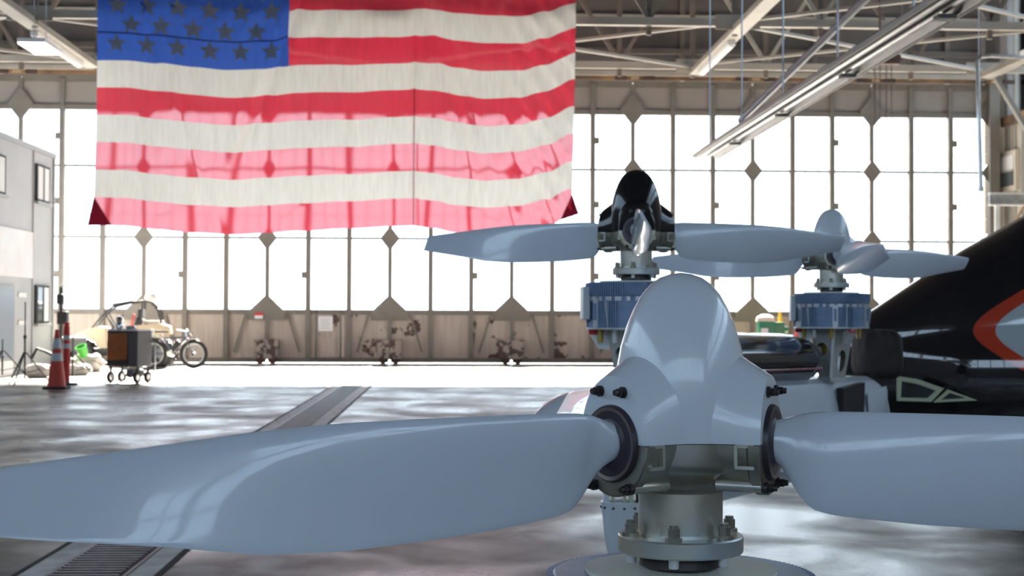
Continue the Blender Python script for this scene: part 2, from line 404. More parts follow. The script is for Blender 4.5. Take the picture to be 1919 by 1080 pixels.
# ------------------------------------------------------------------ hangar doors, leaf by leaf
ZS, Z1, Z2, ZH, ZT = 1.27, 3.10, 4.85, 6.29, 6.99
def me_box(name, d, m): return B().box((0, 0, 0), d).mesh(name, m)
M_post = me_box('post', (.115, .16, ZT - .1), 'door_frame_paint')
M_stile = me_box('stile', (.052, .12, ZT - .1), 'door_frame_paint')
M_pane = {r: me_box('pane', (BAY - .06, .012, h - .04), 'window_glass') for r, h in enumerate((Z1 - ZS, Z2 - Z1, ZH - Z2))}
def bars(h):
    b = B()
    for k in (1, 2): b.box(((k/3 - .5)*BAY, -.012, 0), (.013, .012, h - .04))
    for k in (1, 2): b.box((0, -.012, (k/3 - .5)*h), (BAY - .1, .012, .010))
    return b.mesh('glazing_bars', 'glazing_bar')
M_bars = {r: bars(h) for r, h in enumerate((Z1 - ZS, Z2 - Z1, ZH - Z2))}
M_rail = {h: me_box('rail', (LEAF - .05, .10, h), 'door_frame_paint') for h in (.05, .12, .16)}
M_trans = me_box('transom_sheet', (BAY - .1, .03, ZT - ZH - .1), 'transom_paint')
M_kick = [me_box('kick_sheet', (BAY - .1, .03, ZS - .12), 'peeling_paint'), me_box('kick_sheet', (BAY - .1, .03, ZS - .12), 'sound_paint')]
def gus(poly, name='gusset_plate'): return B().prism([(x, 0, z) for x, z in poly], (0, .02, 0)).mesh(name, 'door_frame_paint')
gm = {}
for s in (-1, 1):
    gm['mid', s] = gus([(0, -.31), (s*.24, 0), (0, .31)])
    gm['top', s] = gus([(0, -.36), (s*.30, .03), (s*.30, .08), (0, .48)])
    gm['low', s] = gus([(0, .44), (s*.46, 0), (s*.46, -.2), (0, -.2)])
M_plate = me_box('brace_plate', (.14, .03, .16), 'door_frame_paint')
M_bogie = me_box('wheel_housing', (.30, .22, .46), 'bogie_paint')
M_wheel = B().cyl((0, -.05, 0), (0, .05, 0), .11, n=20).mesh('wheel', 'rust_black')
M_stay = B().bar((-.02, 0, .5), (-.3, 0, -.42), .05, .03, (0, 1, 0)).mesh('diagonal_stay', 'door_frame_paint')
M_stay2 = B().bar((.02, 0, .5), (.3, 0, -.42), .05, .03, (0, 1, 0)).mesh('diagonal_stay', 'door_frame_paint')
for n in range(10):
    x0 = XR - (n + 1)*LEAF
    d = bpy.data.objects.new('door_%d' % (n + 1), None); COL.objects.link(d); d.location = (x0, YW, 0); struct(d)
    zc = (ZT + .1)/2
    inst(M_stile, 'stile', d, (.0227, -.02, zc)); inst(M_stile, 'stile', d, (LEAF - .0227, -.02, zc))
    for k in (1, 2): inst(M_post, 'post', d, (k*BAY, -.02, zc))
    for z, h in ((.085, .12), (ZS, .12), (Z1, .05), (Z2, .05), (ZH, .12), (ZT, .16)): inst(M_rail[h], 'rail', d, (LEAF/2, 0, z))
    for k in range(3):
        xc = (k + .5)*BAY
        for r, (za, zb) in enumerate(((ZS, Z1), (Z1, Z2), (Z2, ZH))):
            inst(M_pane[r], 'pane', d, (xc, .02, (za + zb)/2)); inst(M_bars[r], 'glazing_bars', d, (xc, .02, (za + zb)/2))
        inst(M_trans, 'transom_sheet', d, (xc, .02, (ZH + ZT)/2))
        if not (n == 5 and k == 1): inst(M_kick[0 if n in (3, 4, 5) and (n + k) % 4 != 1 else 1], 'kick_sheet', d, (xc, .02, ZS/2 + .02))
    for s, xe in ((1, .0005), (-1, LEAF - .0005)):
        for z in (Z1, Z2): inst(gm['mid', s], 'gusset_plate', d, (xe, -.10, z))
        inst(gm['top', s], 'gusset_plate', d, (xe, -.10, ZH)); inst(gm['low', s], 'gusset_plate', d, (xe, -.11, ZS))
        inst(M_bogie, 'wheel_housing', d, (xe + s*.155, -.10, .36)); inst(M_wheel, 'wheel', d, (xe + s*.155, -.10, .11))
        inst(M_stay if s < 0 else M_stay2, 'diagonal_stay', d, (xe + s*.5, -.06, .70))
    # bracing in the bay beside one joint; mirrored about the middle of the doorway
    s = 1 if n >= 5 else -1
    xj, xp = (0, BAY) if s > 0 else (LEAF, LEAF - BAY)
    for za, zb in ((ZS, Z1), (Z1, Z2), (Z2, ZH)):
        zm = (za + zb)/2
        inst(M_plate, 'brace_plate', d, (xp - s*.09, -.08, zm))
        for ze in (za + .3, zb - .15):
            B().cyl((xp - s*.12, -.07, zm + (.05 if ze > zm else -.05)), (xj + s*.14, -.07, ze), .007, n=6).build('brace_rod', 'cable', d)
    if n == 5:   # wicket door in this leaf
        wk = B().box((LEAF/2, -.02, .70), (.56, .05, 1.10)).build('wicket_door', 'peeling_paint', d)
        for dx in (-.31, .31): B().box((LEAF/2 + dx, -.05, .70), (.06, .08, 1.18)).build('door_frame', 'door_frame_paint', wk)
        B().box((LEAF/2, -.05, 1.28), (.66, .08, .05)).build('door_frame', 'door_frame_paint', wk)
        B().box((LEAF/2, -.05, .13), (.66, .08, .05)).build('door_frame', 'door_frame_paint', wk)
        B().box((LEAF/2, -.06, .42), (.38, .03, .42)).build('lower_panel', 'sound_paint', wk)
        B().cyl((LEAF/2 - .22, -.05, .72), (LEAF/2 - .22, -.11, .72), .022, n=10).build('door_knob', 'chrome', wk)
        for dx in (-.42, .42): B().box((LEAF/2 + dx, .02, .70), (.18, .03, 1.2)).build('kick_sheet', 'sound_paint', d)
sx = XR - 6*LEAF + LEAF/2
p = onY(610, 607, YW - .1)
o = thing('paper_notice', (p.x, YW - .10, p.z), 'white paper notice taped to the small wicket door', 'notice')
B().box((0, 0, 0), (.36, .008, .36)).build('sheet', 'paper', o)
for k in range(5): B().box((-.02*(k % 2), -.006, .11 - k*.055), (.24 - .04*(k % 2), .003, .012)).build('text_line', 'office_trim', o)
p = onY(485, 592, YW - .13)
o = thing('warning_sign', (p.x, YW - .135, p.z), 'small red and white warning sign on a door gusset plate', 'sign')
B().box((0, 0, .04), (.2, .01, .07)).build('red_header', 'sign_red', o); B().box((0, 0, -.035), (.2, .01, .08)).build('white_field', 'paper', o)
# threshold rail, top guide beam with rusty rollers
o = struct(B().box(((XL + XR)/2, YW - .1, .004), (XR - XL, .3, .008)).build('trim_2', 'rust_black'))
o = struct(B().box(((XL + XR)/2, YW - .25, 7.20), (XR - XL, .5, .12)).build('trim_3', 'truss_paint', bev=.01))
B().box(((XL + XR)/2, YW - .38, 7.09), (XR - XL, .06, .09)).build('guide_rail', 'rail_rust', o)
for k in range(10):
    for dx in (-.35, .35): B().box((XR - k*LEAF + dx, YW - .42, 7.09), (.28, .06, .1)).build('guide_roller', 'rust_black', o)
    B().box((XR - k*LEAF, YW - .45, 7.09), (.2, .04, .06)).build('guide_block', 'timber', o)

# ------------------------------------------------------------------ roof trusses and bracing
ZB = 7.12; NX = [-15.2, -8.3, -1.28, 5.74, 12.68]
YT = [33.5, 28.5, 23.5]
pos = ['farthest roof truss, directly in front of the tall door guide beam', 'second roof truss from the doors, its pale lower chord passing behind the flag', 'nearest roof truss, high above the top of the picture']
TR = []
for i, y in enumerate(YT):
    t = thing('roof_truss', (0, y, ZB), pos[i], 'truss', 'roof trusses')
    TR.append(t)
    B().box((-.8, 0, 0), (XR - XL - .2, .16, .16)).build('bottom_chord', 'truss_paint', t)
    B().box((-.8, 0, 2.9), (XR - XL - .2, .16, .18)).build('top_chord', 'truss_brown', t)
    for k in range(17):
        x = -15.2 + k*1.742
        if x > XR - .2: break
        B().box((x, .05, 1.45), (.11, .09, 2.9)).build('web_post', 'truss_brown', t)
        B().box((x, .05, -.16), (.10, .09, .2)).build('hanger_stub', 'truss_brown', t)
        if x + 1.742 < XR:
            a, b = ((x, -.02, .05), (x + 1.742, -.02, 2.85)) if k % 2 else ((x, -.02, 2.85), (x + 1.742, -.02, .05))
            B().bar(a, b, .08, .09).build('web_diagonal', 'truss_paint' if k % 4 < 2 else 'truss_brown', t)
    for x in NX: B().box((x, -.09, 0), (.9, .02, .30)).build('gusset_plate', 'truss_paint', t)
for x, lab in ((NX[1], 'long pale roof beam at upper left, above the office block'), (NX[3], 'long pale roof beam running up beside the flag, above the middle rotor'), (NX[4], 'long roof beam at upper right, meeting the corner column')):
    t = thing('ceiling_beam', (x, 0, ZB), lab, 'beam', 'roof beams running toward the doors')
    y0_ = YB + .5
    B().box((0, (y0_ + 33.35)/2, -.15), (.22, 33.35 - y0_, .14)).build('beam_web', 'truss_paint', t)
    B().box((0, (y0_ + 33.35)/2, -.22), (.30, 33.35 - y0_, .03)).build('beam_flange', 'truss_paint', t)
for i in range(2):
    for j in range(4):
        if i == 1 and j in (1, 2): continue
        ya, yb, xa, xb = 0, YT[i + 1] - YT[i], NX[j], NX[j + 1]
        for k, (p0, p1) in enumerate((((xa, ya, .03), (xb, yb, .03)), ((xa, yb, -.03), (xb, ya, -.03)))):
            B().bar(p0, p1, .10, .06).build('bracing_strut', 'truss_paint', TR[i])
# strip lights under the beams
p = P(75, 91, 27.5)
o = thing('strip_light', p, 'lit white strip light hanging at the far upper left', 'light')
B().box((0, 0, .05), (.52, 1.2, .08)).build('housing', 'office_white', o)
B().box((0, 0, 0), (.50, 1.15, .03)).build('diffuser', 'lamp_tube', o)
for dy in (-.4, .4): B().cyl((0, dy, .08), (0, dy, ZR - p.z), .008, n=6).build('hanger_rod', 'cable', o)
for x, y0, lab in ((NX[1] - .08, 29.2, 'unlit strip light fixed under the roof beam at upper left'), (NX[3] + .02, 29.3, 'unlit strip light under the roof beam right of the flag'), (NX[4] - .5, 26.5, 'unlit strip light beside the heater at upper right')):
    o = thing('strip_light', (x, y0 + 1.6, ZB - .285), lab, 'light', 'unlit strip lights under the roof')
    B().box((0, 0, 0), (.16, 3.6, .09)).build('housing', 'office_white', o)
    B().box((0, 0, -.06), (.10, 3.5, .04)).build('tube', 'office_white', o)

# ------------------------------------------------------------------ floor trench
t = thing('trench_drain', (TX, 0, 0), 'long steel grated floor trench with pale concrete curbs', 'floor drain')
GW = .165
for s in (-1, 1):
    B().box((s*(GW + .012), 10, .002), (.02, 49, .008)).build('edge_angle', 'grate_steel', t)
    B().box((s*(GW + .085), 10, .001), (.12, 49, .004)).build('curb', 'curb_concrete', t)
    B().box((s*(GW + .16), 10, .001), (.034, 49, .004)).build('edge_joint', 'dark_gap', t)
B().box((0, 10, .0005), (2*GW, 49, .003)).build('channel', 'dark_gap', t)
Mg = [me_box('grate_panel', (2*GW - .01, .60, .006), 'grate_steel')]
gp = B()
gp.box((0, 0, 0), (2*GW - .01, .60, .004))
for k in range(9): gp.box((0, -.27 + k*.0675, .005), (2*GW - .02, .028, .008))
Mgp = gp.mesh('grate_panel', 'grate_steel')
for k in range(46): inst(Mgp, 'grate_panel', t, (0, 4.5 + k*.615, .004))

# ------------------------------------------------------------------ flag
YF = 28.0
fl, fr = onY(178, 300, YF), onY(1077, 300, YF)
FX0, FX1 = fl.x, fr.x
SH = 51.3*YF/FPX/math.cos(R(2.4))
zbot = onY(600, 432, YF).z
ZTOP = zbot + 13*SH
ctrl = [(0, -8), (.06, -6), (.13, 0), (.20, 5), (.29, 9), (.36, 6), (.42, 1), (.52, -4), (.62, -8), (.66, -9), (.70, -6), (.75, 2), (.81, 6), (.88, 3), (.94, -9), (1.0, -30)]
def sag(u):
    for (a, ya), (b, yb) in zip(ctrl, ctrl[1:]):
        if u <= b:
            t_ = (u - a)/(b - a); t_ = t_*t_*(3 - 2*t_); return ya + (yb - ya)*t_
    return ctrl[-1][1]
def sm(a, b, x):
    x = min(1, max(0, (x - a)/(b - a))); return x*x*(3 - 2*x)
def FS(u, v, off=0.):
    """flag surface: u across, v 0..13 stripes down"""
    g = sag(u)*YF/FPX
    x = FX0 + (FX1 - FX0)*u + (.06*(6.5 - v)/6.5 if u > .95 else 0)*sm(.9, 1, u)
    z = ZTOP - v*SH - g*(.55 + .45*sm(2, 9, v))
    y = YF + .10*math.sin(u*21 + .3*v) + .035*math.sin(u*47 - .5*v)
    y += -.10*math.exp(-((u - .662)/.006)**2)*sm(3, 8, v)
    y += .05*math.sin(u*150 - v*5.5)*sm(.80, .97, u) + .03*math.sin(u*95 + v*3.)*sm(.35, .15, abs(u - .35))*sm(10, 4, v)
    w = u - .70 - (v - 6)*.018
    y += -.11*math.exp(-(w/.012)**2)*sm(3, 6, v)*sm(13, 9, v) - .07*math.exp(-((w - .045)/.012)**2)*sm(6, 8, v)
    w = u - .40 + (v - 6)*.022
    y += -.10*math.exp(-(w/.010)**2)*sm(2, 6, v)*sm(11, 8, v) + .07*math.exp(-((w + .03)/.012)**2)*sm(3, 7, v)*sm(12, 8, v)
    w = u - .10 - (v - 5)*.02
    y += -.06*math.exp(-(w/.010)**2)
    return V((x, y - off, z))
fo = V((FX0, YF, 0))
t = thing('hanging_flag', fo, 'huge red, white and blue star-spangled flag hanging from the roof', 'flag')
for k in range(13):
    u0 = .4 if k < 7 else 0
    B().grid(lambda a, b: FS(u0 + (1 - u0)*a, k + b) - fo, int(220*(1 - u0)), 5).build('stripe', 'flag_red' if k % 2 == 0 else 'flag_white', t, ang=180, fix=False)
B().grid(lambda a, b: FS(.4*a, 7*b) - fo, 90, 30).build('canton', 'flag_blue', t, ang=180, fix=False)
B().grid(lambda a, b: FS(.4*a, 5.93 + .05*b + .05*math.sin(a*3.0) + .0*a, .012) - fo, 80, 1).build('seam_and_shadow', 'flag_rope_shadow', t, ang=180, fix=False)  # dark strip painted as a rope's shadow across the canton
B().grid(lambda a, b: FS(.6610 + .0018*a, 8 + 5*b, .03) - fo, 1, 50).build('seam_and_shadow', 'flag_seam_red', t, ang=180, fix=False)  # real vertical seam down the lower stripes
for r in range(9):
    n = 6 if r % 2 == 0 else 5
    v0 = .62 + r*.72
    for c in range(n):
        u0 = (.042 + c*.0640) if n == 6 else (.072 + c*.0645)
        b = B(); pts = []
        for k in range(10):
            rr = (.20 if k % 2 == 0 else .085); a = pi/2 + k*pi/5
            pts.append(FS(u0 + rr*math.cos(a)*1.0/(FX1 - FX0)*1.05, v0 - rr*math.sin(a)/SH*1.05, .012) - fo)
        b.add([FS(u0, v0, .013) - fo] + pts, [(0, 1 + k, 1 + (k + 1) % 10) for k in range(10)])
        b.build('star', 'flag_star', t, ang=180, fix=False)
bl, br_ = FS(0, 13), FS(1, 13)
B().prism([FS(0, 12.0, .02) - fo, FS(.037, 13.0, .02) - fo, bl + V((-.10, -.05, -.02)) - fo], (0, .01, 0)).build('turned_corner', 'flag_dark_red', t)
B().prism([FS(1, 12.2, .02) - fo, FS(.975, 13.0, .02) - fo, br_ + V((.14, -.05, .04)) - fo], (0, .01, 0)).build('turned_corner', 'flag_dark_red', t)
B().cyl((-.2, 0, ZTOP + .02), (FX1 - FX0 + .2, 0, ZTOP + .02), .03, n=10).build('hanging_pole', 'galvanised', t)

# ------------------------------------------------------------------ radiant tube heater on cables
hp = P(1322, 290, 24.)
t = thing('tube_heater', hp, 'long galvanised tube heater slung on cables at upper right', 'heater')
HL = 20.0
prof = [(-.17, -.05), (-.08, .10), (.08, .10), (.17, -.05), (.18, -.05), (.18, -.065), (.16, -.065), (.07, .085), (-.07, .085), (-.16, -.065), (-.18, -.065), (-.18, -.05)]
B().rings([[(x, -y, z) for x, z in prof] for y in (0, HL)]).build('reflector_hood', 'heater_inside', t)
for dx in (-.07, .07): B().cyl((dx, .1, .0), (dx, -HL, .0), .035, n=12).build('burner_tube', 'heater_inside', t)
B().bar((.205, 0, -.03), (.205, -HL, -.03), .035, .08).build('side_rail', 'truss_paint', t)
B().bar((-.205, 0, -.03), (-.205, -HL, -.03), .035, .05).build('side_rail', 'truss_paint', t)
B().bar((.235, -4, .02), (.235, -HL, .02), .02, .14).build('outer_trim', 'timber', t)
for k in range(6):
    yk = -1.6 - 3.1*k
    B().box((.08, yk - .5, -.07), (.16, .14, .04)).build('tube_bracket', 'office_white', t)
for k, yk in enumerate((-.4, -3.0, -5.6, -8.2, -10.8, -13.4)):
    B().cyl((0, yk, .12), (0, yk, ZB - hp.z + .2), .012, n=6).build('suspension_cable', 'cable', t)
pa, pb = P(1388, 226, 22.), P(1640, -20, 15.5)
o = B().tube([V((0, 0, 0)), (pb - pa)*.5, pb - pa], .05, 10).build('flue_pipe', 'dark_pipe', loc=pa); tag(o, 'dark sloping flue pipe rising from the tube heater', 'pipe')
# chain hoist
p = P(1655, 118, 27.)
t = thing('chain_hoist', p, 'rusty chain hoist with four hanging chains near the corner', 'hoist')
B().box((0, 0, .02), (.62, .2, .10)).build('trolley', 'chain_brown', t, bev=.01)
for dx in (-.25, -.1, .1, .25): B().cyl((dx, -.12, .09), (dx, -.08, .09), .06, n=14).build('trolley_wheel', 'chain_brown', t)
B().bar((0, .4, .18), (0, -3, .18), .12, .12).build('hoist_rail', 'chain_brown', t)
for dy in (.2, -2.6): B().cyl((0, dy, .2), (0, dy, ZR - p.z - .02), .02, n=8).build('rail_hanger', 'chain_brown', t)
for dx, l in ((-.16, 1.15), (-.06, 1.5), (.06, 1.2), (.16, 1.35)):
    c = B()
    for k in range(int(l/.045)): c.torus((dx, 0, -.05 - k*.045), (1, 0, 0) if k % 2 else (0, 1, 0), .02, .0055, 8, 4)
    c.build('chain', 'chain_brown', t)
# hanging pipe and gantry at right
p = P(1832, 106, 27.)
t = thing('drop_pipe', p, 'pale blue-grey drop pipe hanging beside the corner column', 'pipe')
q = P(1838, 352, 27.) - p
B().tube([(1.2, .2, .02), (.25, 0, .02), (.06, 0, .0), (0, 0, -.08), q*.5, q], .04, 10).build('pipe', 'galvanised', t)
B().cyl(q*.995, q*1.03, .055, n=10).build('end_fitting', 'galvanised', t)
B().cyl((.02, 0, 0), (.02, 0, ZB - p.z), .008, n=6).build('hanger', 'cable', t)
p = P(1900, 363, 29.)
t = thing('gantry_frame', (p.x, p.y, 0), 'white steel gantry frame with crossbeam against the right wall', 'gantry')
xa = P(1853, 363, 29.).x - p.x
B().box(((xa + 1.6)/2, 0, p.z), (1.6 - xa, .18, .03)).build('flange', 'office_white', t)
B().box(((xa + 1.6)/2, 0, p.z - .12), (1.6 - xa, .03, .22)).build('crossbeam', 'galvanised', t)
B().box(((xa + 1.6)/2, 0, p.z - .23), (1.6 - xa, .16, .03)).build('flange', 'office_white', t)
xp_ = P(1868, 363, 29.).x - p.x
for x in (xp_, 1.5): B().box((x, 0, (p.z - .24)/2), (.09, .09, p.z - .24)).build('leg', 'office_white', t)
B().bar((xp_ + .04, 0, p.z - 1.2), (xp_ + .55, 0, p.z - .25), .05).build('knee_brace', 'timber', t)
p0, p1 = P(1868, 150, 31.), P(1935, 262, 29.)
o = B().bar((0, 0, 0), p1 - p0, .10, .10).build('wall_brace', 'truss_paint', loc=p0); tag(o, 'slanting steel brace in front of the cream siding at right', 'brace')

# ------------------------------------------------------------------ left office block
XO = -8.5
oc = onX(100, 400, XO); YO = oc.y
OT = onX(99, 290, XO).z
t = thing('office_block', (XO, YO, 0), 'two-storey grey modular office block at the far left', 'building')
OL = 8.0
def S(px, py): q_ = onX(px, py, XO); return q_.y - YO, q_.z
B().box((-1.5, -OL/2, OT/2), (3.0, OL, OT)).build('body', 'office_panel', t)
B().box((.02, -OL/2, OT - .03), (.06, OL + .06, .10)).build('roof_trim', 'office_trim', t)
B().box((.01, -.04, OT/2), (.05, .08, OT)).build('corner_trim', 'office_trim', t)
ys, _ = S(61, 400)
B().box((.01, ys, OT/2), (.03, .03, OT - .1)).build('seam_trim', 'office_trim', t)
for pxa, pxb, pya, pyb, nm in ((65, 89, 306, 383, 'u'), (64, 88, 534, 606, 'l'), (-26, 6, 281, 366, 'x')):
    ya, za = S(pxa, pya); yb, zb = S(pxb, pyb); yc, zc_, dy, dz = (ya + yb)/2, (za + zb)/2, abs(yb - ya), abs(za - zb)
    w = B().box((.02, yc, zc_), (.06, dy, dz)).build('window', 'dark_gap', t)
    for s in (-1, 1): B().box((.05, yc + s*dy*.225, zc_), (.015, dy*.36, dz*.88)).build('pane', 'office_white' if s > 0 or nm != 'l' else 'dark_window', w)
    B().box((.06, yc, zc_), (.02, .05, dz)).build('mullion', 'black_metal', w)
    B().box((.05, yc, zc_ - dz/2 - .03), (.1, dy + .1, .05)).build('sill', 'office_trim', w)
ya, za = S(-30, 418); yb, zb = S(58, 522)
B().box((.02, (ya + yb)/2, (za + zb)/2), (.03, abs(yb - ya), abs(za - zb))).build('banner', 'banner_white', t)
ya, za = S(-18, 533); yb, _ = S(25, 533)
d = B().box((.01, (ya + yb)/2, za/2), (.05, abs(yb - ya), za)).build('door', 'office_trim', t)
B().box((.04, (ya + yb)/2, za*.58), (.02, abs(yb - ya)*.85, za*.76)).build('door_pane', 'door_blue', d)
B().box((.04, (ya + yb)/2, za*.09), (.02, abs(yb - ya)*.85, za*.16)).build('door_pane', 'office_white', d)
for px, py in ((40, 553), (40, 605)):
    ya, za = S(px, py); B().box((.02, ya, za), (.02, .5, .09)).build('name_plate', 'office_white', t)

# ------------------------------------------------------------------ floor clutter at left
def cone(px, py, h, lab):
    g = G(px, py); c = thing('traffic_cone', g, lab, 'cone')
    B().box((0, 0, .02), (.36, .36, .04)).build('base', 'black_rubber', c, bev=.01)
    zs = [(.0, .155, 'orange_plastic'), (.34, .098, None)]
    def rad(z): return .145 - (z - .04)/(h - .04)*.115
    bands = [(.04, .47*h, 'orange_plastic'), (.47*h, .60*h, 'reflective_band'), (.60*h, .68*h, 'orange_plastic'), (.68*h, .85*h, 'reflective_band'), (.85*h, h, 'orange_plastic')]
    for a, b, m in bands:
        e = .003 if m == 'reflective_band' else 0
        B().lathe([(rad(a) + e, a), (rad(b) + e, b)] + ([(rad(b)*.5, b)] if b == h else []), 28).build('reflective_collar' if e else 'cone_body', m, c)
cone(106, 729, .95, 'orange traffic cone with two silver bands near the office block')
g = G(124, 722); c = thing('delineator_post', g, 'slim red delineator post standing behind the traffic cone', 'post')
B().cyl((0, 0, 0), (0, 0, .04), .2, .19, n=28).build('base', 'black_rubber', c)
for a, b, m in ((.04, .62, 'red_plastic'), (.62, .70, 'reflective_band'), (.70, .76, 'red_plastic'), (.76, .84, 'reflective_band'), (.84, 1.0, 'red_plastic')):
    e = .004 if m == 'reflective_band' else 0
    B().lathe([(.062 - a*.012 + e, a), (.062 - b*.012 + e, b)], 24).build('reflective_collar' if e else 'post_body', m, c)
B().lathe([(.03, 1.0), (.05, 1.03), (.05, 1.05), (.02, 1.06)], 20).build('grab_top', 'red_plastic', c)

def tripod(px, py, h, lab, spread=.42):
    g = G(px, py); c = thing('light_stand', g, lab, 'stand', 'black tripod stands by the office block')
    B().cyl((0, 0, .12), (0, 0, h*.6), .016, n=10).build('pole', 'black_metal', c)
    B().cyl((0, 0, h*.55), (0, 0, h), .011, n=10).build('extension', 'black_metal', c)
    B().cyl((0, 0, h*.56), (0, 0, h*.60), .026, n=10).build('clamp', 'black_metal', c)
    for k in range(3):
        a = k*2*pi/3 + .4; d_ = V((math.cos(a), math.sin(a), 0))
        B().bar(d_*.02 + V((0, 0, .55)), d_*spread + V((0, 0, .012)), .022, .018).build('leg', 'black_metal', c)
        B().bar(V((0, 0, .2)), d_*spread*.55 + V((0, 0, .26)), .012).build('brace', 'black_metal', c)
    return c
tripod(46, 722, 1.4, 'tall black light stand in front of the office door')
tripod(4, 716, .75, 'short black tripod at the left edge of the picture', .5)
tripod(136, 718, .8, 'black tripod stand half hidden behind the cones')
g = G(113, 700); c = thing('equipment_pole', g, 'black pole with control boxes at the office block corner', 'pole')
B().cyl((0, 0, 0), (0, 0, .03), .2, n=24).build('base', 'black_metal', c)
B().cyl((0, 0, 0), (0, 0, 1.75), .03, n=12).build('pole', 'black_metal', c)
B().box((.05, -.04, 1.12), (.2, .16, .26)).build('control_box', 'black_metal', c, bev=.01)
B().box((0, -.04, 1.5), (.13, .12, .2)).build('control_box', 'black_metal', c, bev=.01)
B().tube([(0, 0, .3), (-.25, 0, .42), (-.5, .1, .5), (-.6, .1, .3)], .03, 8).build('hose', 'black_rubber', c)

# cart with amber panel
g = G(228, 719); D = g.y
c = thing('heater_cart', g, 'charcoal wheeled heater box with a large amber front panel', 'heater', rz=R(-22))
B().box((0, .22, .60), (.62, .44, .62)).build('body', 'charcoal_panel', c, bev=.012)
B().box((-.09, -.008, .64), (.40, .02, .46)).build('amber_panel', 'amber_panel', c, bev=.006)
B().box((-.09, -.004, .36), (.42, .02, .09)).build('grille', 'black_metal', c)
for k in range(3): B().box((-.2 + k*.14, -.016, .895), (.1, .01, .012)).build('vent_slot', 'black_metal', c)
B().box((0, .22, .925), (.60, .42, .03)).build('top_plate', 'office_white', c, bev=.006)
for x, y in ((-.27, .06), (-.27, .38), (.27, .06), (.27, .38)):
    B().torus((x, y, .105), (1, 0, 0), .075, .03, 24, 8).build('wheel', 'black_rubber', c)
    B().cyl((x - .02, y, .105), (x + .02, y, .105), .05, n=16).build('wheel_hub', 'chrome', c)
    B().bar((x, y, .105), (x, y + .02, .30), .03).build('caster_fork', 'black_metal', c)
B().cyl((.12, .05, .17), (.12, .4, .17), .075, n=16).build('motor', 'grey_crate', c)
B().tube([(-.28, .03, .30), (-.2, .03, .05), (.05, .03, .05), (.1, .03, .29)], .014, 8).build('front_frame', 'chrome', c)
B().tube([(.28, .4, .75), (.40, .4, .70), (.40, .4, .25), (.36, .4, .16), (.05, .4, .16)], .014, 8).build('handle_frame', 'galvanised', c)
o = B().lathe([(.02, 0), (.075, .01), (.08, .08), (.06, .12), (.075, .16), (.05, .22), (.01, .23)], 18).build('steel_canister', 'chrome', loc=V((g.x - .12, g.y + .3, .94))); tag(o, 'small steel canister standing on the heater box', 'canister')
o = B().box((0, 0, .03), (.16, .12, .06)).build('metal_tin', 'chrome', loc=V((g.x + .1, g.y + .22, .94)), bev=.015); tag(o, 'flat shiny tin lying on the heater box', 'tin')

# sand-coloured buggy
g = G(232, 690) + V((-.15, .75, 0))
c = thing('off_road_buggy', g, 'sand-coloured off-road buggy with a black roll cage', 'vehicle', rz=R(8))
def arc(pts, r=.022): return B().tube(pts, r, 8)
B().box((0, .0, .34), (1.9, .9, .16)).build('chassis', 'black_metal', c, bev=.03)
hood = [(-1.18, .55), (-1.10, .70), (-.80, .86), (-.55, .92), (-.36, .90), (-.36, .62), (-.30, .38), (-.46, .33), (-.62, .62), (-.80, .70), (-1.05, .50)]
B().prism([(x, -.46, z) for x, z in hood], (0, .92, 0)).build('hood', 'tan_plastic', c, bev=.02)
side = [(.22, .62), (.22, .94), (.75, 1.0), (1.02, .93), (1.05, .74), (.90, .70), (.70, .74), (.5, .64)]
B().prism([(x, -.46, z) for x, z in side], (0, .92, 0)).build('rear_body', 'tan_plastic', c, bev=.02)
B().box((-.1, -.44, .38), (.8, .06, .12)).build('side_sill', 'black_metal', c, bev=.02)
for y in (-.42, .42):
    arc([(-.72, y, .84), (-.42, y, 1.22), (-.22, y, 1.38), (.10, y, 1.46), (.42, y, 1.50), (.60, y, 1.47), (.74, y, 1.32), (.82, y, 1.05), (.80, y, .9)]).build('roll_cage', 'black_metal', c)
    arc([(.42, y, 1.50), (.40, y, 1.2), (.34, y, .85)]).build('cage_post', 'black_metal', c)
    arc([(-.40, y, 1.22), (-.25, y, .95), (-.2, y, .6)], .016).build('cage_post', 'black_metal', c)
for x, z in ((-.22, 1.38), (.42, 1.50), (.74, 1.32)): B().cyl((x, -.42, z), (x, .42, z), .02, n=8).build('cage_crossbar', 'black_metal', c)
B().box((-.05, 0, 1.46), (.5, .82, .02), Matrix.Rotation(R(-10), 3, 'Y')).build('roof_net', 'black_metal', c)
for y in (-.22, .22):
    s_ = B().box((.28, y, .82), (.16, .36, .62), Matrix.Rotation(R(12), 3, 'Y')).build('seat', 'dark_seat', c, bev=.04)
    B().box((.36, y, 1.22), (.12, .24, .22)).build('headrest', 'dark_seat', s_, bev=.04)
    B().box((.17, y - .1, 1.0), (.02, .05, .42), Matrix.Rotation(R(12), 3, 'Y')).build('belt', 'red_plastic', s_)
B().torus((-.28, -.2, .98), (.8, 0, .5), .15, .016, 20, 6).build('steering_wheel', 'black_metal', c)
for x in (-.92, .86):
    for y in (-.52, .52):
        w = B().torus((x, y, .31), (0, 1, 0), .22, .09, 28, 10).build('wheel', 'black_rubber', c)
        B().cyl((x, y - .06, .31), (x, y + .06, .31), .14, n=18).build('rim', 'grey_crate', w)
        for k in range(14):
            a = k*2*pi/14
            B().box((x + .305*math.cos(a), y, .31 + .305*math.sin(a)*.98), (.05, .15, .03), Matrix.Rotation(-a + pi/2, 3, 'Y')).build('tread_block', 'black_rubber', w)
B().lathe([(.05, 0), (.13, .03), (.15, .1), (.11, .2), (.03, .24)], 18, (.58, -.2, 1.48)).build('white_bag', 'office_white', c)  # small white helmet-shaped bag on top of the cage
B().box((.62, -.2, 1.03), (.5, .3, .06)).build('cargo_lid', 'tarp_white', c, bev=.02)

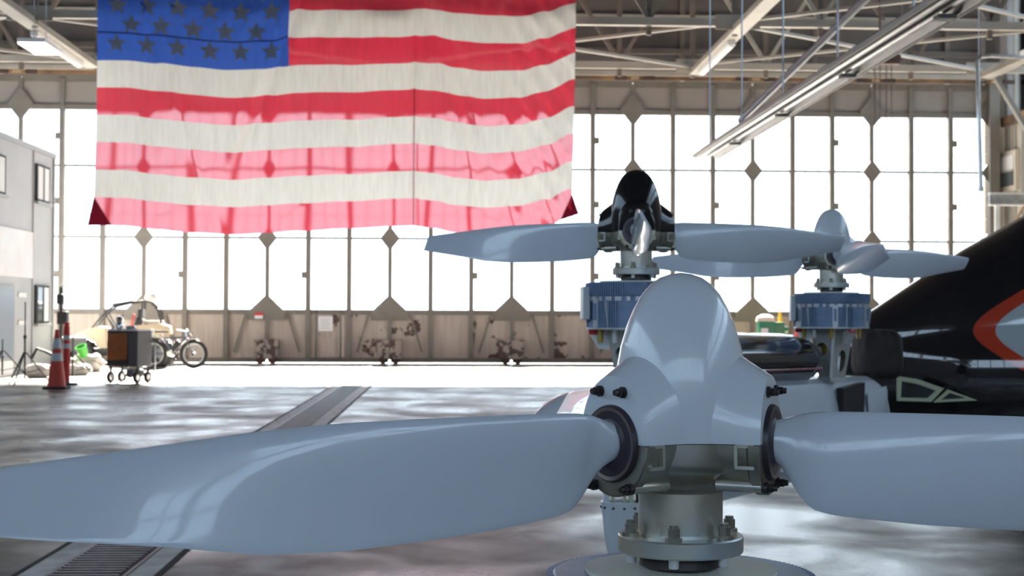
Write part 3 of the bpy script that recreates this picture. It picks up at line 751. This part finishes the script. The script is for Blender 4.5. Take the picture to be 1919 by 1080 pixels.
# bicycle
g = G(325, 691)
c = thing('fat_tire_bicycle', g, 'fat-tyred bicycle parked in front of the hangar doors', 'bicycle', rz=R(-8))
wb, wr_ = .46, .325
for x, nm in ((-wb, 'rear'), (wb, 'front')):
    w = B().torus((x, 0, wr_), (0, 1, 0), wr_ - .045, .045, 36, 8).build('wheel', 'black_rubber', c)
    B().torus((x, 0, wr_), (0, 1, 0), wr_ - .095, .012, 32, 6).build('rim', 'galvanised', w)
    B().cyl((x, -.05, wr_), (x, .05, wr_), .035 if nm == 'front' else .085, n=16).build('hub', 'black_metal', w)
    sp_ = B()
    for k in range(16):
        a = k*2*pi/16; sp_.cyl((x, .02*(-1)**k, wr_), (x + (wr_ - .1)*math.cos(a), 0, wr_ + (wr_ - .1)*math.sin(a)), .0025, n=4)
    sp_.build('spokes', 'galvanised', w)
fb = B()
hd, bb, st = V((.30, 0, .70)), V((-.06, 0, .33)), V((-.20, 0, .66))
for a, b_, r in ((hd, bb, .03), (hd, st, .02), (st, bb, .02), (bb, V((-wb, .05, wr_)), .014), (bb, V((-wb, -.05, wr_)), .014), (st, V((-wb, .05, wr_)), .012), (st, V((-wb, -.05, wr_)), .012)): fb.cyl(a, b_, r, n=10)
fb.build('frame', 'dark_pipe', c)
fk = B()
for y in (-.06, .06): fk.cyl((.31, y, .66), (wb, y, wr_), .018, n=8)
fk.cyl((.31, -.06, .66), (.31, .06, .66), .02, n=8).cyl((.31, 0, .62), (.27, 0, .80), .022, n=8)
fk.build('fork', 'chrome', c)
B().tube([(.18, -.33, .86), (.25, -.2, .84), (.28, 0, .82), (.25, .2, .84), (.18, .33, .86)], .013, 8).build('handlebar', 'black_metal', c)
B().cyl(st, st + V((-.05, 0, .12)), .014, n=8).build('seat_post', 'chrome', c)
B().rings([[(-.40 + x, y*.09*w_, .80 + z) for y, z in ((-1, 0), (1, 0), (1, .04), (-1, .04))] for x, w_ in ((0, 1), (.1, 1), (.2, .4), (.28, .25))]).build('saddle', 'black_rubber', c, bev=.012)
B().box((-.47, 0, .72), (.34, .14, .02)).build('rear_rack', 'chrome', c)
B().tube([(wb - .28, 0, wr_ + .22), (wb - .15, 0, wr_ + .33), (wb + .1, 0, wr_ + .35)], .022, 6).build('mudguard', 'chrome', c)
B().tube([(-wb - .1, 0, wr_ + .35), (-wb + .18, 0, wr_ + .32), (-wb + .3, 0, wr_ + .2)], .022, 6).build('mudguard', 'chrome', c)
B().cyl((-.06, -.06, .33), (-.06, .06, .33), .07, n=16).build('crank', 'chrome', c)
B().box((.05, 0, .50), (.12, .07, .26), Matrix.Rotation(R(38), 3, 'Y')).build('battery', 'black_metal', c, bev=.01)
B().lathe([(.02, 0), (.05, .03), (.055, .07)], 14, (.36, 0, .78), (1, 0, 0)).build('headlamp', 'chrome', c)
o = B().box((0, 0, .07), (.19, .18, .14)).build('saddle_bag', 'office_white', loc=V((g.x - .545, g.y + .076, .7305)), bev=.03); tag(o, 'white bag on the bicycle rack', 'bag')

# sacks, bucket, crate
for i, (px, py, rx, ry, rz_, lab) in enumerate(((160, 697, .42, .3, .28, 'large crumpled off-white sack on the floor behind the cones'), (146, 704, .26, .2, .18, 'smaller off-white sack lying against the large one'), (72, 708, .26, .2, .2, 'pale sack at the foot of the office wall'))):
    g = G(px, py); b = B(); bm_ = bmesh.new(); bmesh.ops.create_icosphere(bm_, subdivisions=4, radius=1)
    for v in bm_.verts:
        q = v.co.copy(); k = 1 + .22*noise.noise(q*1.7 + V((i*7, 0, 0))) + .07*noise.noise(q*6)
        v.co = V((q.x*rx*k, q.y*ry*k, max(0, q.z*.55 + .45)*rz_*1.3*k))
    me = bpy.data.meshes.new('sack'); bm_.to_mesh(me); bm_.free(); me.materials.append(MATS['tarp_white']); me.polygons.foreach_set('use_smooth', [True]*len(me.polygons))
    o = bpy.data.objects.new('sack', me); COL.objects.link(o); o.location = g; tag(o, lab, 'sack', 'sacks by the cones')
g = G(147, 692)
c = thing('storage_crate', g + V((-.05, -.35, 0)), 'grey storage crate standing behind the sacks', 'crate')
B().box((0, 0, .33), (.52, .4, .66)).build('body', 'grey_crate', c, bev=.015)
B().box((0, 0, .68), (.56, .44, .05)).build('lid', 'office_trim', c, bev=.01)
for x in (-.2, 0, .2): B().box((x, -.205, .33), (.04, .02, .6)).build('rib', 'grey_crate', c)
o = B().lathe([(.085, 0), (.11, .2), (.118, .2), (.118, .225), (.10, .225), (.08, .02)], 24).build('green_bucket', 'green_plastic', loc=G(160, 698) + V((-.02, -.02, .34))); o.rotation_euler = (R(25), R(-15), 0)
tag(o, 'bright green bucket tipped on top of the sacks', 'bucket')

# green bench machine, post, extinguisher by the doors at right
p = onY(1432, 640, 33.2)
c = thing('work_table', (p.x, 33.2, 0), 'timber work table against the doors, behind the middle rotor', 'table')
B().box((0, 0, .62), (1.5, .6, .06)).build('tabletop', 'timber', c, bev=.01)
for x in (-.7, .7):
    for y in (-.25, .25): B().box((x, y, .3), (.08, .08, .6)).build('leg', 'timber', c)
m = thing('bench_machine', (p.x + .02, 33.15, .65), 'green bench machine standing on the timber work table', 'machine')
B().box((0, 0, .22), (.36, .34, .44)).build('body', 'green_machine', m, bev=.02)
B().box((.30, .02, .25), (.26, .3, .34)).build('motor_box', 'green_machine', m, bev=.02)
B().lathe([(.23, 0), (.20, .1), (.08, .16)], 20, (0, 0, .44)).build('hopper_top', 'tarp_white', m)
B().cyl((.43, 0, .25), (.52, 0, .25), .07, n=16).build('pulley', 'green_machine', m)
B().box((-.06, -.18, .2), (.16, .03, .16)).build('nameplate', 'reflective_band', m)
c = thing('floor_bollard', (onY(1462, 640, 33.5).x, 33.5, 0), 'yellow-topped pole beside the green bench machine', 'pole')
B().cyl((0, 0, 0), (0, 0, 1.05), .05, n=14).build('pole', 'timber', c); B().cyl((0, 0, 1.05), (0, 0, 1.32), .06, .03, n=14).build('cap', 'yellow_paint', c)
c = thing('fire_extinguisher', (onY(1497, 640, 32).x, 32, 0), 'red fire extinguisher on a stand left of the rear motor', 'extinguisher')
B().box((0, .08, .42), (.06, .04, .84)).build('stand', 'black_metal', c); B().box((0, .02, .01), (.3, .3, .02)).build('foot', 'black_metal', c)
B().lathe([(.05, .48), (.09, .5), (.09, .84), (.06, .9), (.025, .93)], 20).build('cylinder', 'red_plastic', c)
B().box((0, -.02, .95), (.05, .12, .04)).build('valve', 'black_metal', c)
B().tube([(.03, 0, .93), (.12, -.02, .85), (.11, -.02, .6)], .012, 8).build('hose', 'black_rubber', c)

# ================================================================== ROTORS
BT = [(.100, .0235, -.0235), (.112, .0235, -.0235), (.122, .0240, -.025), (.132, .0265, -.034), (.144, .0305, -.053), (.156, .0335, -.071), (.172, .0360, -.0835), (.195, .037, -.0875), (.24, .0375, -.0905), (.30, .038, -.094), (.40, .038, -.0955), (.50, .037, -.095), (.60, .032, -.088), (.70, .0235, -.0705), (.78, .0175, -.0585), (.842, .0125, -.0495), (.872, .008, -.044)]
def interp(tab, r):
    for a, b in zip(tab, tab[1:]):
        if r <= b[0]:
            t_ = (r - a[0])/(b[0] - a[0]); return [a[k] + (b[k] - a[k])*t_ for k in range(1, len(a))]
    return list(tab[-1][1:])
def blade_mesh(u, P0=72, P1=121):
    """u: outward unit vector; chord leans by the pitch angle, sections are thin aerofoils"""
    h = (-u).cross(V((0, 0, 1))); z = V((0, 0, 1)); rs = []; N = 24
    rr = [.100 + (.172 - .100)*k/16 for k in range(17)] + [.172 + (.872 - .172)*k/40 for k in range(1, 41)]
    for r in rr:
        zt, zb = interp(BT, r); zt2, zb2 = interp(BT, max(.1, r - .008)); zt3, zb3 = interp(BT, min(.872, r + .008))
        zt, zb = (zt*2 + zt2 + zt3)/4, (zb*2 + zb2 + zb3)/4
        f = min(1, (r - .112)/.045) if r > .112 else 0; f = f*f*(3 - 2*f)
        Pa = R(P0 + (P1 - P0)*(r/.87)); ch = (zt - zb)/math.sin(Pa)
        tk = .0235*(1 - f) + f*ch*(.095 - .035*r)      # half thickness
        cd_ = h*math.cos(Pa) + z*math.sin(Pa); nd = u.cross(cd_).normalized()
        zc = (zt + zb)/2; cen = u*r + z*zc + h*(zc/math.tan(Pa))
        ring = []
        for k in range(N):
            a = 2*pi*k/N; ca, sa = math.cos(a), math.sin(a)
            x = ca*ch/2
            th = sa*tk
            af = tk*1.25*sa*(1 - .0*ca)*math.sqrt(max(0, (1 + ca)/2 + .08))*(1 if True else 0)
            tt = th*(1 - f) + af*f
            camber = f*ch*.035*(1 - ca*ca)
            ring.append(cen + cd_*x + nd*(tt + camber))
        rs.append(ring)
    return rs
AXZ = .165
def rotor(loc, u0, label, group, cowl_m, marks=False):
    t = thing('lift_rotor', loc, label, 'rotor', group)
    us = [V((math.cos(a), math.sin(a), 0)) for a in (u0, u0 + 2*pi/3, u0 + 4*pi/3)]
    # cowl: bullet plus a fairing over each blade root
    c = B(); zb = AXZ - .002
    prof = [(.0868, 0), (.086, .04), (.083, .08), (.0765, .115), (.0685, .142), (.0600, .163), (.0495, .182), (.0385, .195), (.0265, .2035), (.013, .208), (.002, .2095)]
    c.lathe([(r, zb + h) for r, h in prof], 56)
    for u in us:
        s = u.cross(V((0, 0, 1))); rs = []
        for L_, rw, rh in ((.02, .070, .150), (.04, .068, .134), (.07, .064, .110), (.095, .061, .094), (.112, .0590, .0835), (.1155, .0575, .0815), (.1155, .010, .012)):
            ring = []
            for k in range(25):
                a = pi*k/24; ring.append(u*L_ + s*(rw*math.cos(a)) + V((0, 0, zb + rh*math.sin(a)**.92)))
            rs.append(ring)
        c.rings(rs)
    cw = c.build('cowl', cowl_m, t, ang=28)
    # hub: three socket arms over the mast
    hb = B()
    hb.lathe([(.0528, .042), (.0528, .097), (.055, .105), (.062, .114), (.074, .121), (.083, .128), (.0855, .137), (.0855, zb - .001)], 48)
    for u in us:
        s = u.cross(V((0, 0, 1)))
        hb.rings([[u*L_ + s*(ra*math.cos(pi + pi*k/24)) + V((0, 0, zb - .001 + ra*1.06*math.sin(pi + pi*k/24))) for k in range(25)] for L_, ra in ((0, .058), (.098, .058), (.101, .0615), (.1135, .0615), (.1150, .060), (.1150, .02))])
    h = hb.build('hub', 'hub_steel', t, ang=40)
    for u in us:   # webs and pockets on the arm flanks
        s = u.cross(V((0, 0, 1)))
        for sg in (-1, 1):
            for za, ra, rb_ in ((-.004, .085, .108), (-.030, .085, .108)):
                B().bar(u*ra + s*(sg*.0580) + V((0, 0, AXZ + za)), u*rb_ + s*(sg*.0580) + V((0, 0, AXZ + za)), .006, .004).build('pocket_rib', 'mast_steel', h)
            B().bar(u*.086 + s*(sg*.0580) + V((0, 0, AXZ - .004)), u*.086 + s*(sg*.0580) + V((0, 0, AXZ - .030)), .006, .004, u).build('pocket_rib', 'mast_steel', h)
            B().cyl(u*.055 + s*(sg*.032) + V((0, 0, AXZ - .055)), u*.112 + s*(sg*.032) + V((0, 0, AXZ - .055)), .0075, n=12).build('bolt_boss', 'mast_steel', h)
    m = B().lathe([(.0532, .040), (.0532, .090), (.0530, .0975)], 48, cap=False).build('mast', 'mast_steel', t)
    B().lathe([(.060, .0205), (.0775, .0205), (.079, .0225), (.079, .040), (.0775, .042), (.054, .042), (.0535, .046)], 56).build('flange', 'mast_steel', t)
    B().lathe([(.045, .0), (.052, .004), (.050, .021)], 40).build('coupling', 'dark_bolt', t)
    for k in range(6):
        a = R(-106) + k*pi/3; d = V((math.cos(a), math.sin(a), 0))
        q = B().cyl(d*.0675 + V((0, 0, .042)), d*.0675 + V((0, 0, .0465)), .0105, n=16)
        q.cyl(d*.0675 + V((0, 0, .0465)), d*.0675 + V((0, 0, .058)), .0078, n=6).cyl(d*.0675 + V((0, 0, .058)), d*.0675 + V((0, 0, .062)), .0055, n=10)
        q.build('flange_bolt', 'bolt_steel', t)
        B().cyl(d*.066 + V((0, 0, .0205)), d*.066 + V((0, 0, .009)), .0065, n=12).build('bolt_end', 'silver', t)
    for u in us:
        s = u.cross(V((0, 0, 1))); z = V((0, 0, 1)); ax = V((0, 0, AXZ - .003))
        bl_ = B().rings(blade_mesh(u)); 
        bo = bl_.build('blade', 'blade_paint', t, ang=60); bo.location = (0, 0, AXZ)
        B().lathe([(.030, .108), (.047, .110), (.0475, .118), (.0455, .1215), (.041, .1205)], 44, ax, u).build('seal_ring', 'seal_rubber', t)
        B().lathe([(.0445, .116), (.0445, .1216), (.036, .1195), (.034, .1165)], 44, ax, u).build('bearing_ring', 'seal_brown', t)
        B().lathe([(.037, .116), (.0345, .1195), (.030, .1205), (.0262, .1235), (.0242, .124), (.0238, .112)], 40, ax, u).build('root_boot', 'seal_rubber', t)
        for sg in (-1, 1):
            for dz, rr in ((.060, .0), (-.056, .0)):
                cpt = s*(sg*.021 if dz > 0 else sg*.032) + z*(AXZ + dz)
                q = B().cyl(cpt + u*.113, cpt + u*.119, .0070, n=14)
                q.cyl(cpt + u*.119, cpt + u*.1255, .0054, n=6).cyl(cpt + u*.1255, cpt + u*.130, .0038, n=10)
                q.build('socket_bolt', 'dark_bolt', t)
        if marks:
            for k in range(8):
                a = -pi/2 + (k - 3.5)*.33
                d = s*math.cos(a) + z*math.sin(a); e = -s*math.sin(a) + z*math.cos(a)
                B().bar(ax + d*.058 - e*.008 + u*.1155, ax + d*.058 + e*.008 + u*.1155, .007, .004, u).build('index_mark', 'brass_mark', t)
    return t

def motor(loc, label, group, rz, pylon=None, h=.155):
    t = thing('lift_motor', loc, label, 'motor', group, rz)
    r = .163
    B().lathe([(.05, -.012), (.118, -.010), (.121, -.004), (.121, -.0005), (.05, .0)], 56).build('end_plate', 'motor_cream', t)
    B().lathe([(.121, -.014), (.121, -.006), (r - .004, -.006), (r, -.010), (r, -.050), (r - .005, -.052), (r - .005, -h), (.05, -h)], 72).build('housing', 'motor_blue', t)
    fins = B()
    for k in range(120):
        a = 2*pi*k/120; d = V((math.cos(a), math.sin(a), 0))
        fins.bar(d*(r + .001) + V((0, 0, -.008)), d*(r + .001) + V((0, 0, -.047)), .004, .011, d)
        if (k//10) % 2: fins.bar(d*(r - .004) + V((0, 0, -.068)), d*(r - .004) + V((0, 0, -h)), .004, .013, d)
    fins.build('cooling_fins', 'motor_blue', t)
    for k in range(30):
        a = 2*pi*k/30; d = V((math.cos(a), math.sin(a), 0))
        B().bar(d*(r - .002) + V((0, 0, -.053)), d*(r - .002) + V((0, 0, -.067)), .022 if k % 3 else .012, .008, d).build('terminal_clip', 'silver', t)
    for k in range(6):
        a = 2*pi*k/6 + .5; d = V((math.cos(a), math.sin(a), 0)); e = V((-d.y, d.x, 0))
        b_ = B().bar(d*(r + .001) + V((0, 0, -.06)), d*(r + .001) + V((0, 0, -h)), .022, .010, d)
        b_ = b_.build('tie_bar', 'silver', t)
        B().bar(d*(r + .006) + V((0, 0, -.075)), d*(r + .006) + V((0, 0, -.130)), .012, .006, d).build('coolant_tube', 'motor_blue', b_)
        B().bar(d*(r - .001) + e*.05 + V((0, 0, -.07)), d*(r - .012) + e*.05 + V((0, 0, -h)), .004, .010, d).build('edge_strip', 'silver', t)
    B().box((-r - .008, 0, -.075), (.024, .09, .11)).build('connector_box', 'reflective_band', t, bev=.004)
    B().lathe([(.05, -h - .006), (r + .002, -h - .006), (r + .002, -h), (.05, -h)], 64).build('base_ring', 'silver', t)
    for k in range(10):
        a = 2*pi*k/10 + .2; d = V((math.cos(a), math.sin(a), 0))
        B().cyl(d*.125 + V((0, 0, -h)), d*.125 + V((0, 0, -h - .05)), .011, .009, n=10).build('standoff', 'gold_chromate' if k % 2 else 'silver', t)
    for k in range(3):
        a = 2*pi*k/3 + pi; d = V((math.cos(a), math.sin(a), 0)); e = V((-d.y, d.x, 0))*.012
        B().prism([d*.165 + V((0, 0, -h - .006)) - e, d*.09 + V((0, 0, -h - .006)) - e, d*.09 + V((0, 0, -h - .075)) - e, d*.125 + V((0, 0, -h - .07)) - e], e*2).build('bracket', 'silver', t)
        B().box(d*.145 + V((0, 0, -h - .016)), (.03, .03, .016)).build('red_plug', 'sign_red', t)
    if pylon:
        H, wt, wb2 = pylon; z0, z1 = -h - .006, -h - H
        def panel(q00, q10, q01, q11, hole=None, m='pylon_metal', nm='pylon_panel'):
            q00, q10, q01, q11 = map(V, (q00, q10, q01, q11))
            f = lambda a, b: (q00*(1 - a) + q10*a)*(1 - b) + (q01*(1 - a) + q11*a)*b
            b_ = B(); K = 32; nrm = (q10 - q00).cross(q01 - q00).normalized()*.004
            if hole:
                (hu, hv, hr, hs) = hole; O, I = [], []
                for k in range(K):
                    a = 2*pi*k/K + pi/4; x, y = math.cos(a), math.sin(a); sc2 = .5/max(abs(x), abs(y))
                    O.append(f(.5 + x*sc2, .5 + y*sc2)); I.append(f(hu + hr*x, hv + hs*y))
                b_.rings([O, I, [p + nrm for p in I], [p + nrm for p in O]], close=True)
            else:
                b_.prism([q00, q10, q11, q01], nrm)
            b_.build(nm, m, t)
        A = [V((-wt/2, -.02, z0)), V((.0, -.075, z0)), V((wt/2, -.02, z0)), V((wt*.35, .075, z0)), V((-wt*.35, .075, z0))]
        Z = [V((-wb2/2, -.01, z1)), V((-.01, -.06, z1)), V((wb2/2, -.02, z1)), V((wb2*.35, .05, z1)), V((-wb2*.35, .05, z1))]
        holes = [(.45, .42, .28, .13), (.60, .66, .24, .22), None, None, None]
        for k in range(5): panel(A[k], A[(k + 1) % 5], Z[k], Z[(k + 1) % 5], holes[k], 'pylon_metal')
        B().prism([(q*.72 if True else q) for q in [V((a.x, a.y, z1 - .0)) for a in Z]], (0, 0, H*.75)).build('pylon_core', 'gold_chromate', t)
        B().bar(A[1] + V((0, -.004, 0)), Z[1] + V((0, -.004, 0)), .012, .010, (0, 1, 0)).build('edge_angle', 'silver', t)
        B().prism([V((a.x*1.08, a.y*1.08, z1)) for a in Z], (0, 0, -.012)).build('foot_plate', 'silver', t)
    return t

def camdir(x, y): return RGT*x + FWD*y
def az(v): return math.atan2(v.y, v.x)
def dir_from_view(px, lat_deg):   # direction seen from the hub: 0 = straight toward the viewer, + = toward picture right
    v = P(px, 592, 1.0) - V((0, 0, HC)); v.z = 0; v.normalize(); rt = V((v.y, -v.x, 0))
    return az(-v*math.cos(R(lat_deg)) + rt*math.sin(R(lat_deg)))
FR = P(1275, 1063, 1.81); MR = P(1192, 527, 4.77); RR = P(1558, 548, 6.40)
rotor(FR, dir_from_view(1275, -46), 'large foreground rotor under a glossy white cowl', 'lift rotors', 'white_gloss')
motor(FR, 'blue motor disc under the large foreground rotor', 'lift motors', 0, None)
rotor(MR, dir_from_view(1192, 1), 'middle rotor with a glossy black cowl', 'lift rotors', 'black_gloss', True)
motor(MR, 'blue finned motor under the black-cowled rotor', 'lift motors', R(2), (.20, .20, .13))
rotor(RR, dir_from_view(1558, 13), 'farthest rotor with a white cowl, in front of the black fuselage', 'lift rotors', 'white_gloss')
motor(RR, 'blue motor under the farthest rotor, on a silver pylon', 'lift motors', R(-8), (.225, .19, .115))

# ------------------------------------------------------------------ aircraft body
mid = V((MR.x, MR.y, 0)); rr_ = V((RR.x, RR.y, 0)); sdir = (rr_ - mid).normalized(); ndir = V((sdir.y, -sdir.x, 0))  # ndir faces the camera side
SP = (rr_ - mid).length
t = thing('aircraft', (mid.x, mid.y, 0), 'glossy black and white aircraft body with an orange-edged emblem', 'aircraft')
zw_m = MR.z - .155 - .20 - .012; zw_r = RR.z - .155 - .225 - .012
def WP(tt, n_, z): return sdir*(tt + .25) + ndir*(n_ - .10) + V((0, 0, z))
def ztop(tt): return zw_m + (zw_r - zw_m)*tt/SP
def slab(ts, prof_fn, name, m, parent=t, bev=0, ang=40):
    return B().rings([[WP(tt, n_, z) for n_, z in prof_fn(tt)] for tt in ts]).build(name, m, parent, ang=ang, bev=bev)
def wing_prof(tt):
    k = sm(-.56, -.36, tt)**.5 if tt < -.36 else 1
    zt = ztop(tt); th = .17*k + .008; out = []
    for j in range(28):
        a = 2*pi*j/28; c_, s_ = math.cos(a), math.sin(a)
        out.append(((-.03 + .15*c_*(.6 + .4*k)), zt - .09 + th/2*s_*(1 if s_ > 0 else 1)))
    return out
slab([-.56, -.55, -.53, -.50, -.45, -.40, -.3, 0, .35, .7, SP + .46], wing_prof, 'wing', 'white_gloss')
# deep white body under the wing, between the pylons and the fuselage
def body_prof(tt):
    e = sm(SP + .50, SP + .36, tt)
    zt = ztop(tt) + .002 - .05*(1 - e)
    return [(-.14, zt - .02), (-.12, zt), (.06, zt), (.10, zt - .02), (.125, zt - .06), (.15, zt - .20), (.155, zt - .36), (.13, .585), (.09, .505), (-.14, .505)]
slab([.45, .47, 1.0, SP, SP + .30, SP + .36, SP + .41, SP + .45, SP + .475, SP + .49], body_prof, 'lower_body', 'wing_white', ang=25)
B().rings([[WP(tt, .152, z) for tt, z in ((SP + .10, ztop(SP) - .07), (SP + .38, ztop(SP) - .05), (SP + .40, ztop(SP) - .07), (SP + .40, ztop(SP) - .22), (SP + .38, ztop(SP) - .24), (SP + .12, ztop(SP) - .25))],
           [WP(tt, .158, z) for tt, z in ((SP + .12, ztop(SP) - .085), (SP + .37, ztop(SP) - .065), (SP + .385, ztop(SP) - .085), (SP + .385, ztop(SP) - .21), (SP + .37, ztop(SP) - .225), (SP + .13, ztop(SP) - .235))]]).build('access_panel', 'wing_white', t)
B().prism([WP(SP - .27, .13, ztop(SP) - .035), WP(SP + .03, .13, ztop(SP) - .02), WP(SP + .01, .13, ztop(SP) - .24), WP(SP - .26, .13, ztop(SP) - .24)], ndir*.032).build('hatch_hole_shade', 'hatch_dark', t)  # dark panel standing proud, painted as the shade inside the hatch hole
# black glossy fairing along the wing top between the pylons
def fair_prof(tt):
    e = min(1., sm(SP - .30, SP - .44, tt)*1.0 + .0); e = .25 + .75*e
    zt = ztop(tt); out = []
    for j in range(20):
        a = 2*pi*j/20; c_, s_ = math.cos(a), math.sin(a)
        out.append((-.07 + .20*c_*e, zt + .085 + .115*s_*(e if s_ > 0 else 1)))
    return out
slab([.45, .6, 1.0, 1.3, SP - .52, SP - .44, SP - .39, SP - .35, SP - .32], fair_prof, 'wing_fairing', 'black_gloss', ang=50)
B().tube([WP(tt, .131, ztop(tt) + .05) for tt in (.46, .8, 1.3, SP - .46)], .006, 6).build('red_reflection', 'reflection_red', t)  # red line painted in as a reflection along the fairing
# tapered nacelle cup and chromate frame under the wing tip
nb = P(1166, 1030, 4.25) - V((mid.x, mid.y, 0)); nt_ = P(1166, 940, 4.25) - V((mid.x, mid.y, 0)); hN = nt_.z - nb.z
nc = B().rings([[nb + V((w_*math.cos(a)*(1 if abs(math.cos(a)) < .8 else 1), w_*.8*math.sin(a), z)) for a in [2*pi*k/32 for k in range(32)]] for w_, z in ((.02, -.02), (.040, -.015), (.046, 0), (.055, hN*.4), (.064, hN), (.060, hN), (.05, hN*.5))]).build('nacelle_cup', 'wing_white', t)
for k in range(12):
    a = 2*pi*k/12; B().cyl(nb + V((.0615*math.cos(a), .049*math.sin(a), hN - .016)), nb + V((.066*math.cos(a), .053*math.sin(a), hN - .016)), .004, n=8).build('rivet', 'dark_bolt', nc)
for dx, dw, mm in ((-.028, .008, 'chromate_green'), (.005, .008, 'chromate_green'), (.024, .012, 'chromate_green'), (.05, .024, 'hatch_dark'), (-.048, .016, 'wing_white')):
    B().bar(nb + V((dx, -.01, hN*.6)), nb + V((dx*1.15, -.01, hN + .26)), dw, .02, (0, 1, 0)).build('frame_post', mm, t)
B().box(nb + V((.012, -.035, hN + .062)), (.011, .004, .05)).build('warning_tag', 'magenta_tag', t)

# fuselage: lofted hull, long axis lies almost across the picture
FD = 8.9
fx = P(1740, 700, FD); axf = V((RGT.x, RGT.y, 0))*.985 + FWD*(-.17); axf.normalize(); sid = V((axf.y, -axf.x, 0))   # sid faces the camera
F0 = V((fx.x, fx.y, 0)); rzF = math.atan2(axf.y, axf.x)
def pxx(px, py=640):     # px -> station along the hull (front surface plane)
    d = ray(px, py); n_ = -sid; p0 = F0 + sid*.55; t_ = (p0.dot(n_))/(d.x*n_.x + d.y*n_.y); q = V((d.x*t_, d.y*t_, HC + d.z*t_)); return (q - F0).dot(axf), q.z
def pxm(px, py):         # same on the hull's middle plane
    d = ray(px, py); n_ = -sid; t_ = (F0.dot(n_))/(d.x*n_.x + d.y*n_.y); q = V((d.x*t_, d.y*t_, HC + d.z*t_)); return (q - F0).dot(axf), q.z
EMB_X, EMB_Z = pxx(1826, 620)
fuselage_mat()
sil = [(1560, 690), (1568, 650), (1585, 622), (1620, 594), (1650, 574), (1700, 540), (1760, 500), (1800, 473), (1860, 440), (1919, 407), (2000, 368), (2100, 335), (2220, 318)]
st_ = [pxm(*q) for q in sil]
x0f = st_[0][0]
def hull(x, zt):
    k = min(1, max(.06, (x - x0f)/.75))**.6
    zb, zl = .60 - .12*k, 1.03
    w = .56*k
    h = max(.02, zt - zl)
    half = [(0, zb), (.5*w, zb + .03), (.85*w, zb + .12), (.99*w, zb + .26), (1.0*w, .86), (.985*w, .95), (.965*w, 1.0), (.935*w, zl - .003), (.91*w, zl + .012)]
    for j in range(1, 8):
        a = j/7*pi/2; half.append((.91*w*math.cos(a)**.75 if j < 7 else 0, zl + .012 + h*math.sin(a)**1.15))
    return half + [(-n_, z) for n_, z in reversed(half[1:-1])]
fo_ = bpy.data.objects.new('fuselage', B().rings([[(x, -n_, z) for n_, z in hull(x, zt)] for x, zt in st_]).mesh('fuselage', 'fuselage_black', ang=45)); COL.objects.link(fo_)
fo_.parent = t; fo_.location = F0 - V((mid.x, mid.y, 0)); fo_.rotation_euler[2] = rzF
def FU(px, py, off=0.):
    x, z = pxx(px, py); return V((x, -.56 - off, z))
def frame(pts_o, pts_i, m='chromate_green'):
    b_ = B(); O = [FU(*q) for q in pts_o]; I = [FU(*q) for q in pts_i]; d_ = V((0, -.025, 0))
    b_.rings([O, I, [p + d_ for p in I], [p + d_ for p in O]], close=True); return b_.build('window_frame', m, fo_)
f1 = frame([(1680, 705), (1720, 711), (1768, 728), (1744, 753), (1680, 751)], [(1689, 714), (1720, 720), (1753, 732), (1737, 746), (1687, 745)])
B().prism([FU(*q, .004) for q in ((1688, 713), (1720, 719), (1754, 731), (1738, 747), (1686, 746))], (0, -.004, 0)).build('opening_shade', 'hatch_dark', f1)  # dark sheet painted as the shade inside the frame
B().box(FU(1708, 732, .012), (.035, .006, .11)).build('inner_post', 'brown_cover', f1)
f2 = frame([(1775, 730), (1830, 750), (1748, 754)], [(1778, 736), (1810, 746), (1762, 749)])
B().prism([FU(*q, .004) for q in ((1778, 735), (1812, 746), (1761, 750))], (0, -.004, 0)).build('opening_shade', 'hatch_dark', f2)  # second dark sheet, shade painted inside the triangular frame
# landing gear under the hull and body (rests on the floor)
for (x, y) in ((.55, -.35), (.55, .35), (1.6, 0)):
    B().cyl((x, y, .75), (x, y, .14), .03, n=12).build('gear_leg', 'silver', fo_)
    w = B().torus((x, y, .11), (0, 1, 0), .075, .035, 24, 8).build('gear_wheel', 'black_rubber', fo_)
q0 = WP(.85, -.15, 0)
B().cyl(q0 + V((0, 0, .5)), q0 + V((0, 0, .01)), .03, n=12).build('gear_leg', 'wing_white', t)
# brown fabric cover between pylon and hull
cv = P(1644, 664, 7.3) - V((mid.x, mid.y, 0))
bm_ = bmesh.new(); bmesh.ops.create_cube(bm_, size=1); bmesh.ops.subdivide_edges(bm_, edges=bm_.edges[:], cuts=14, use_grid_fill=True)
for v in bm_.verts:
    q = v.co.copy()*2; n_ = (abs(q.x)**4 + abs(q.y)**4 + abs(q.z)**4)**.25; q = q/max(n_, .01)*max(abs(q.x), abs(q.y), abs(q.z))
    k = 1 + .05*noise.noise(V((q.x*4, q.y*4, q.z*1.2))) + .03*abs(math.sin(q.x*7 + q.z*1.4))
    v.co = V((q.x*.105*k, q.y*.16*k, q.z*.125*k))
me = bpy.data.meshes.new('fabric_cover'); bm_.to_mesh(me); bm_.free(); me.materials.append(MATS['brown_cover']); me.polygons.foreach_set('use_smooth', [True]*len(me.polygons))
o = bpy.data.objects.new('fabric_cover', me); COL.objects.link(o); o.parent = t; o.location = cv

# support under the foreground motor
t = thing('rotor_boom', (FR.x, FR.y, 0), 'white boom carrying the foreground motor', 'boom')
zt = FR.z - .155 - .09
B().lathe([(.03, .0), (.20, .0), (.20, .02), (.05, .04), (.045, zt - .06), (.10, zt - .02), (.12, zt)], 32).build('stand', 'wing_white', t)
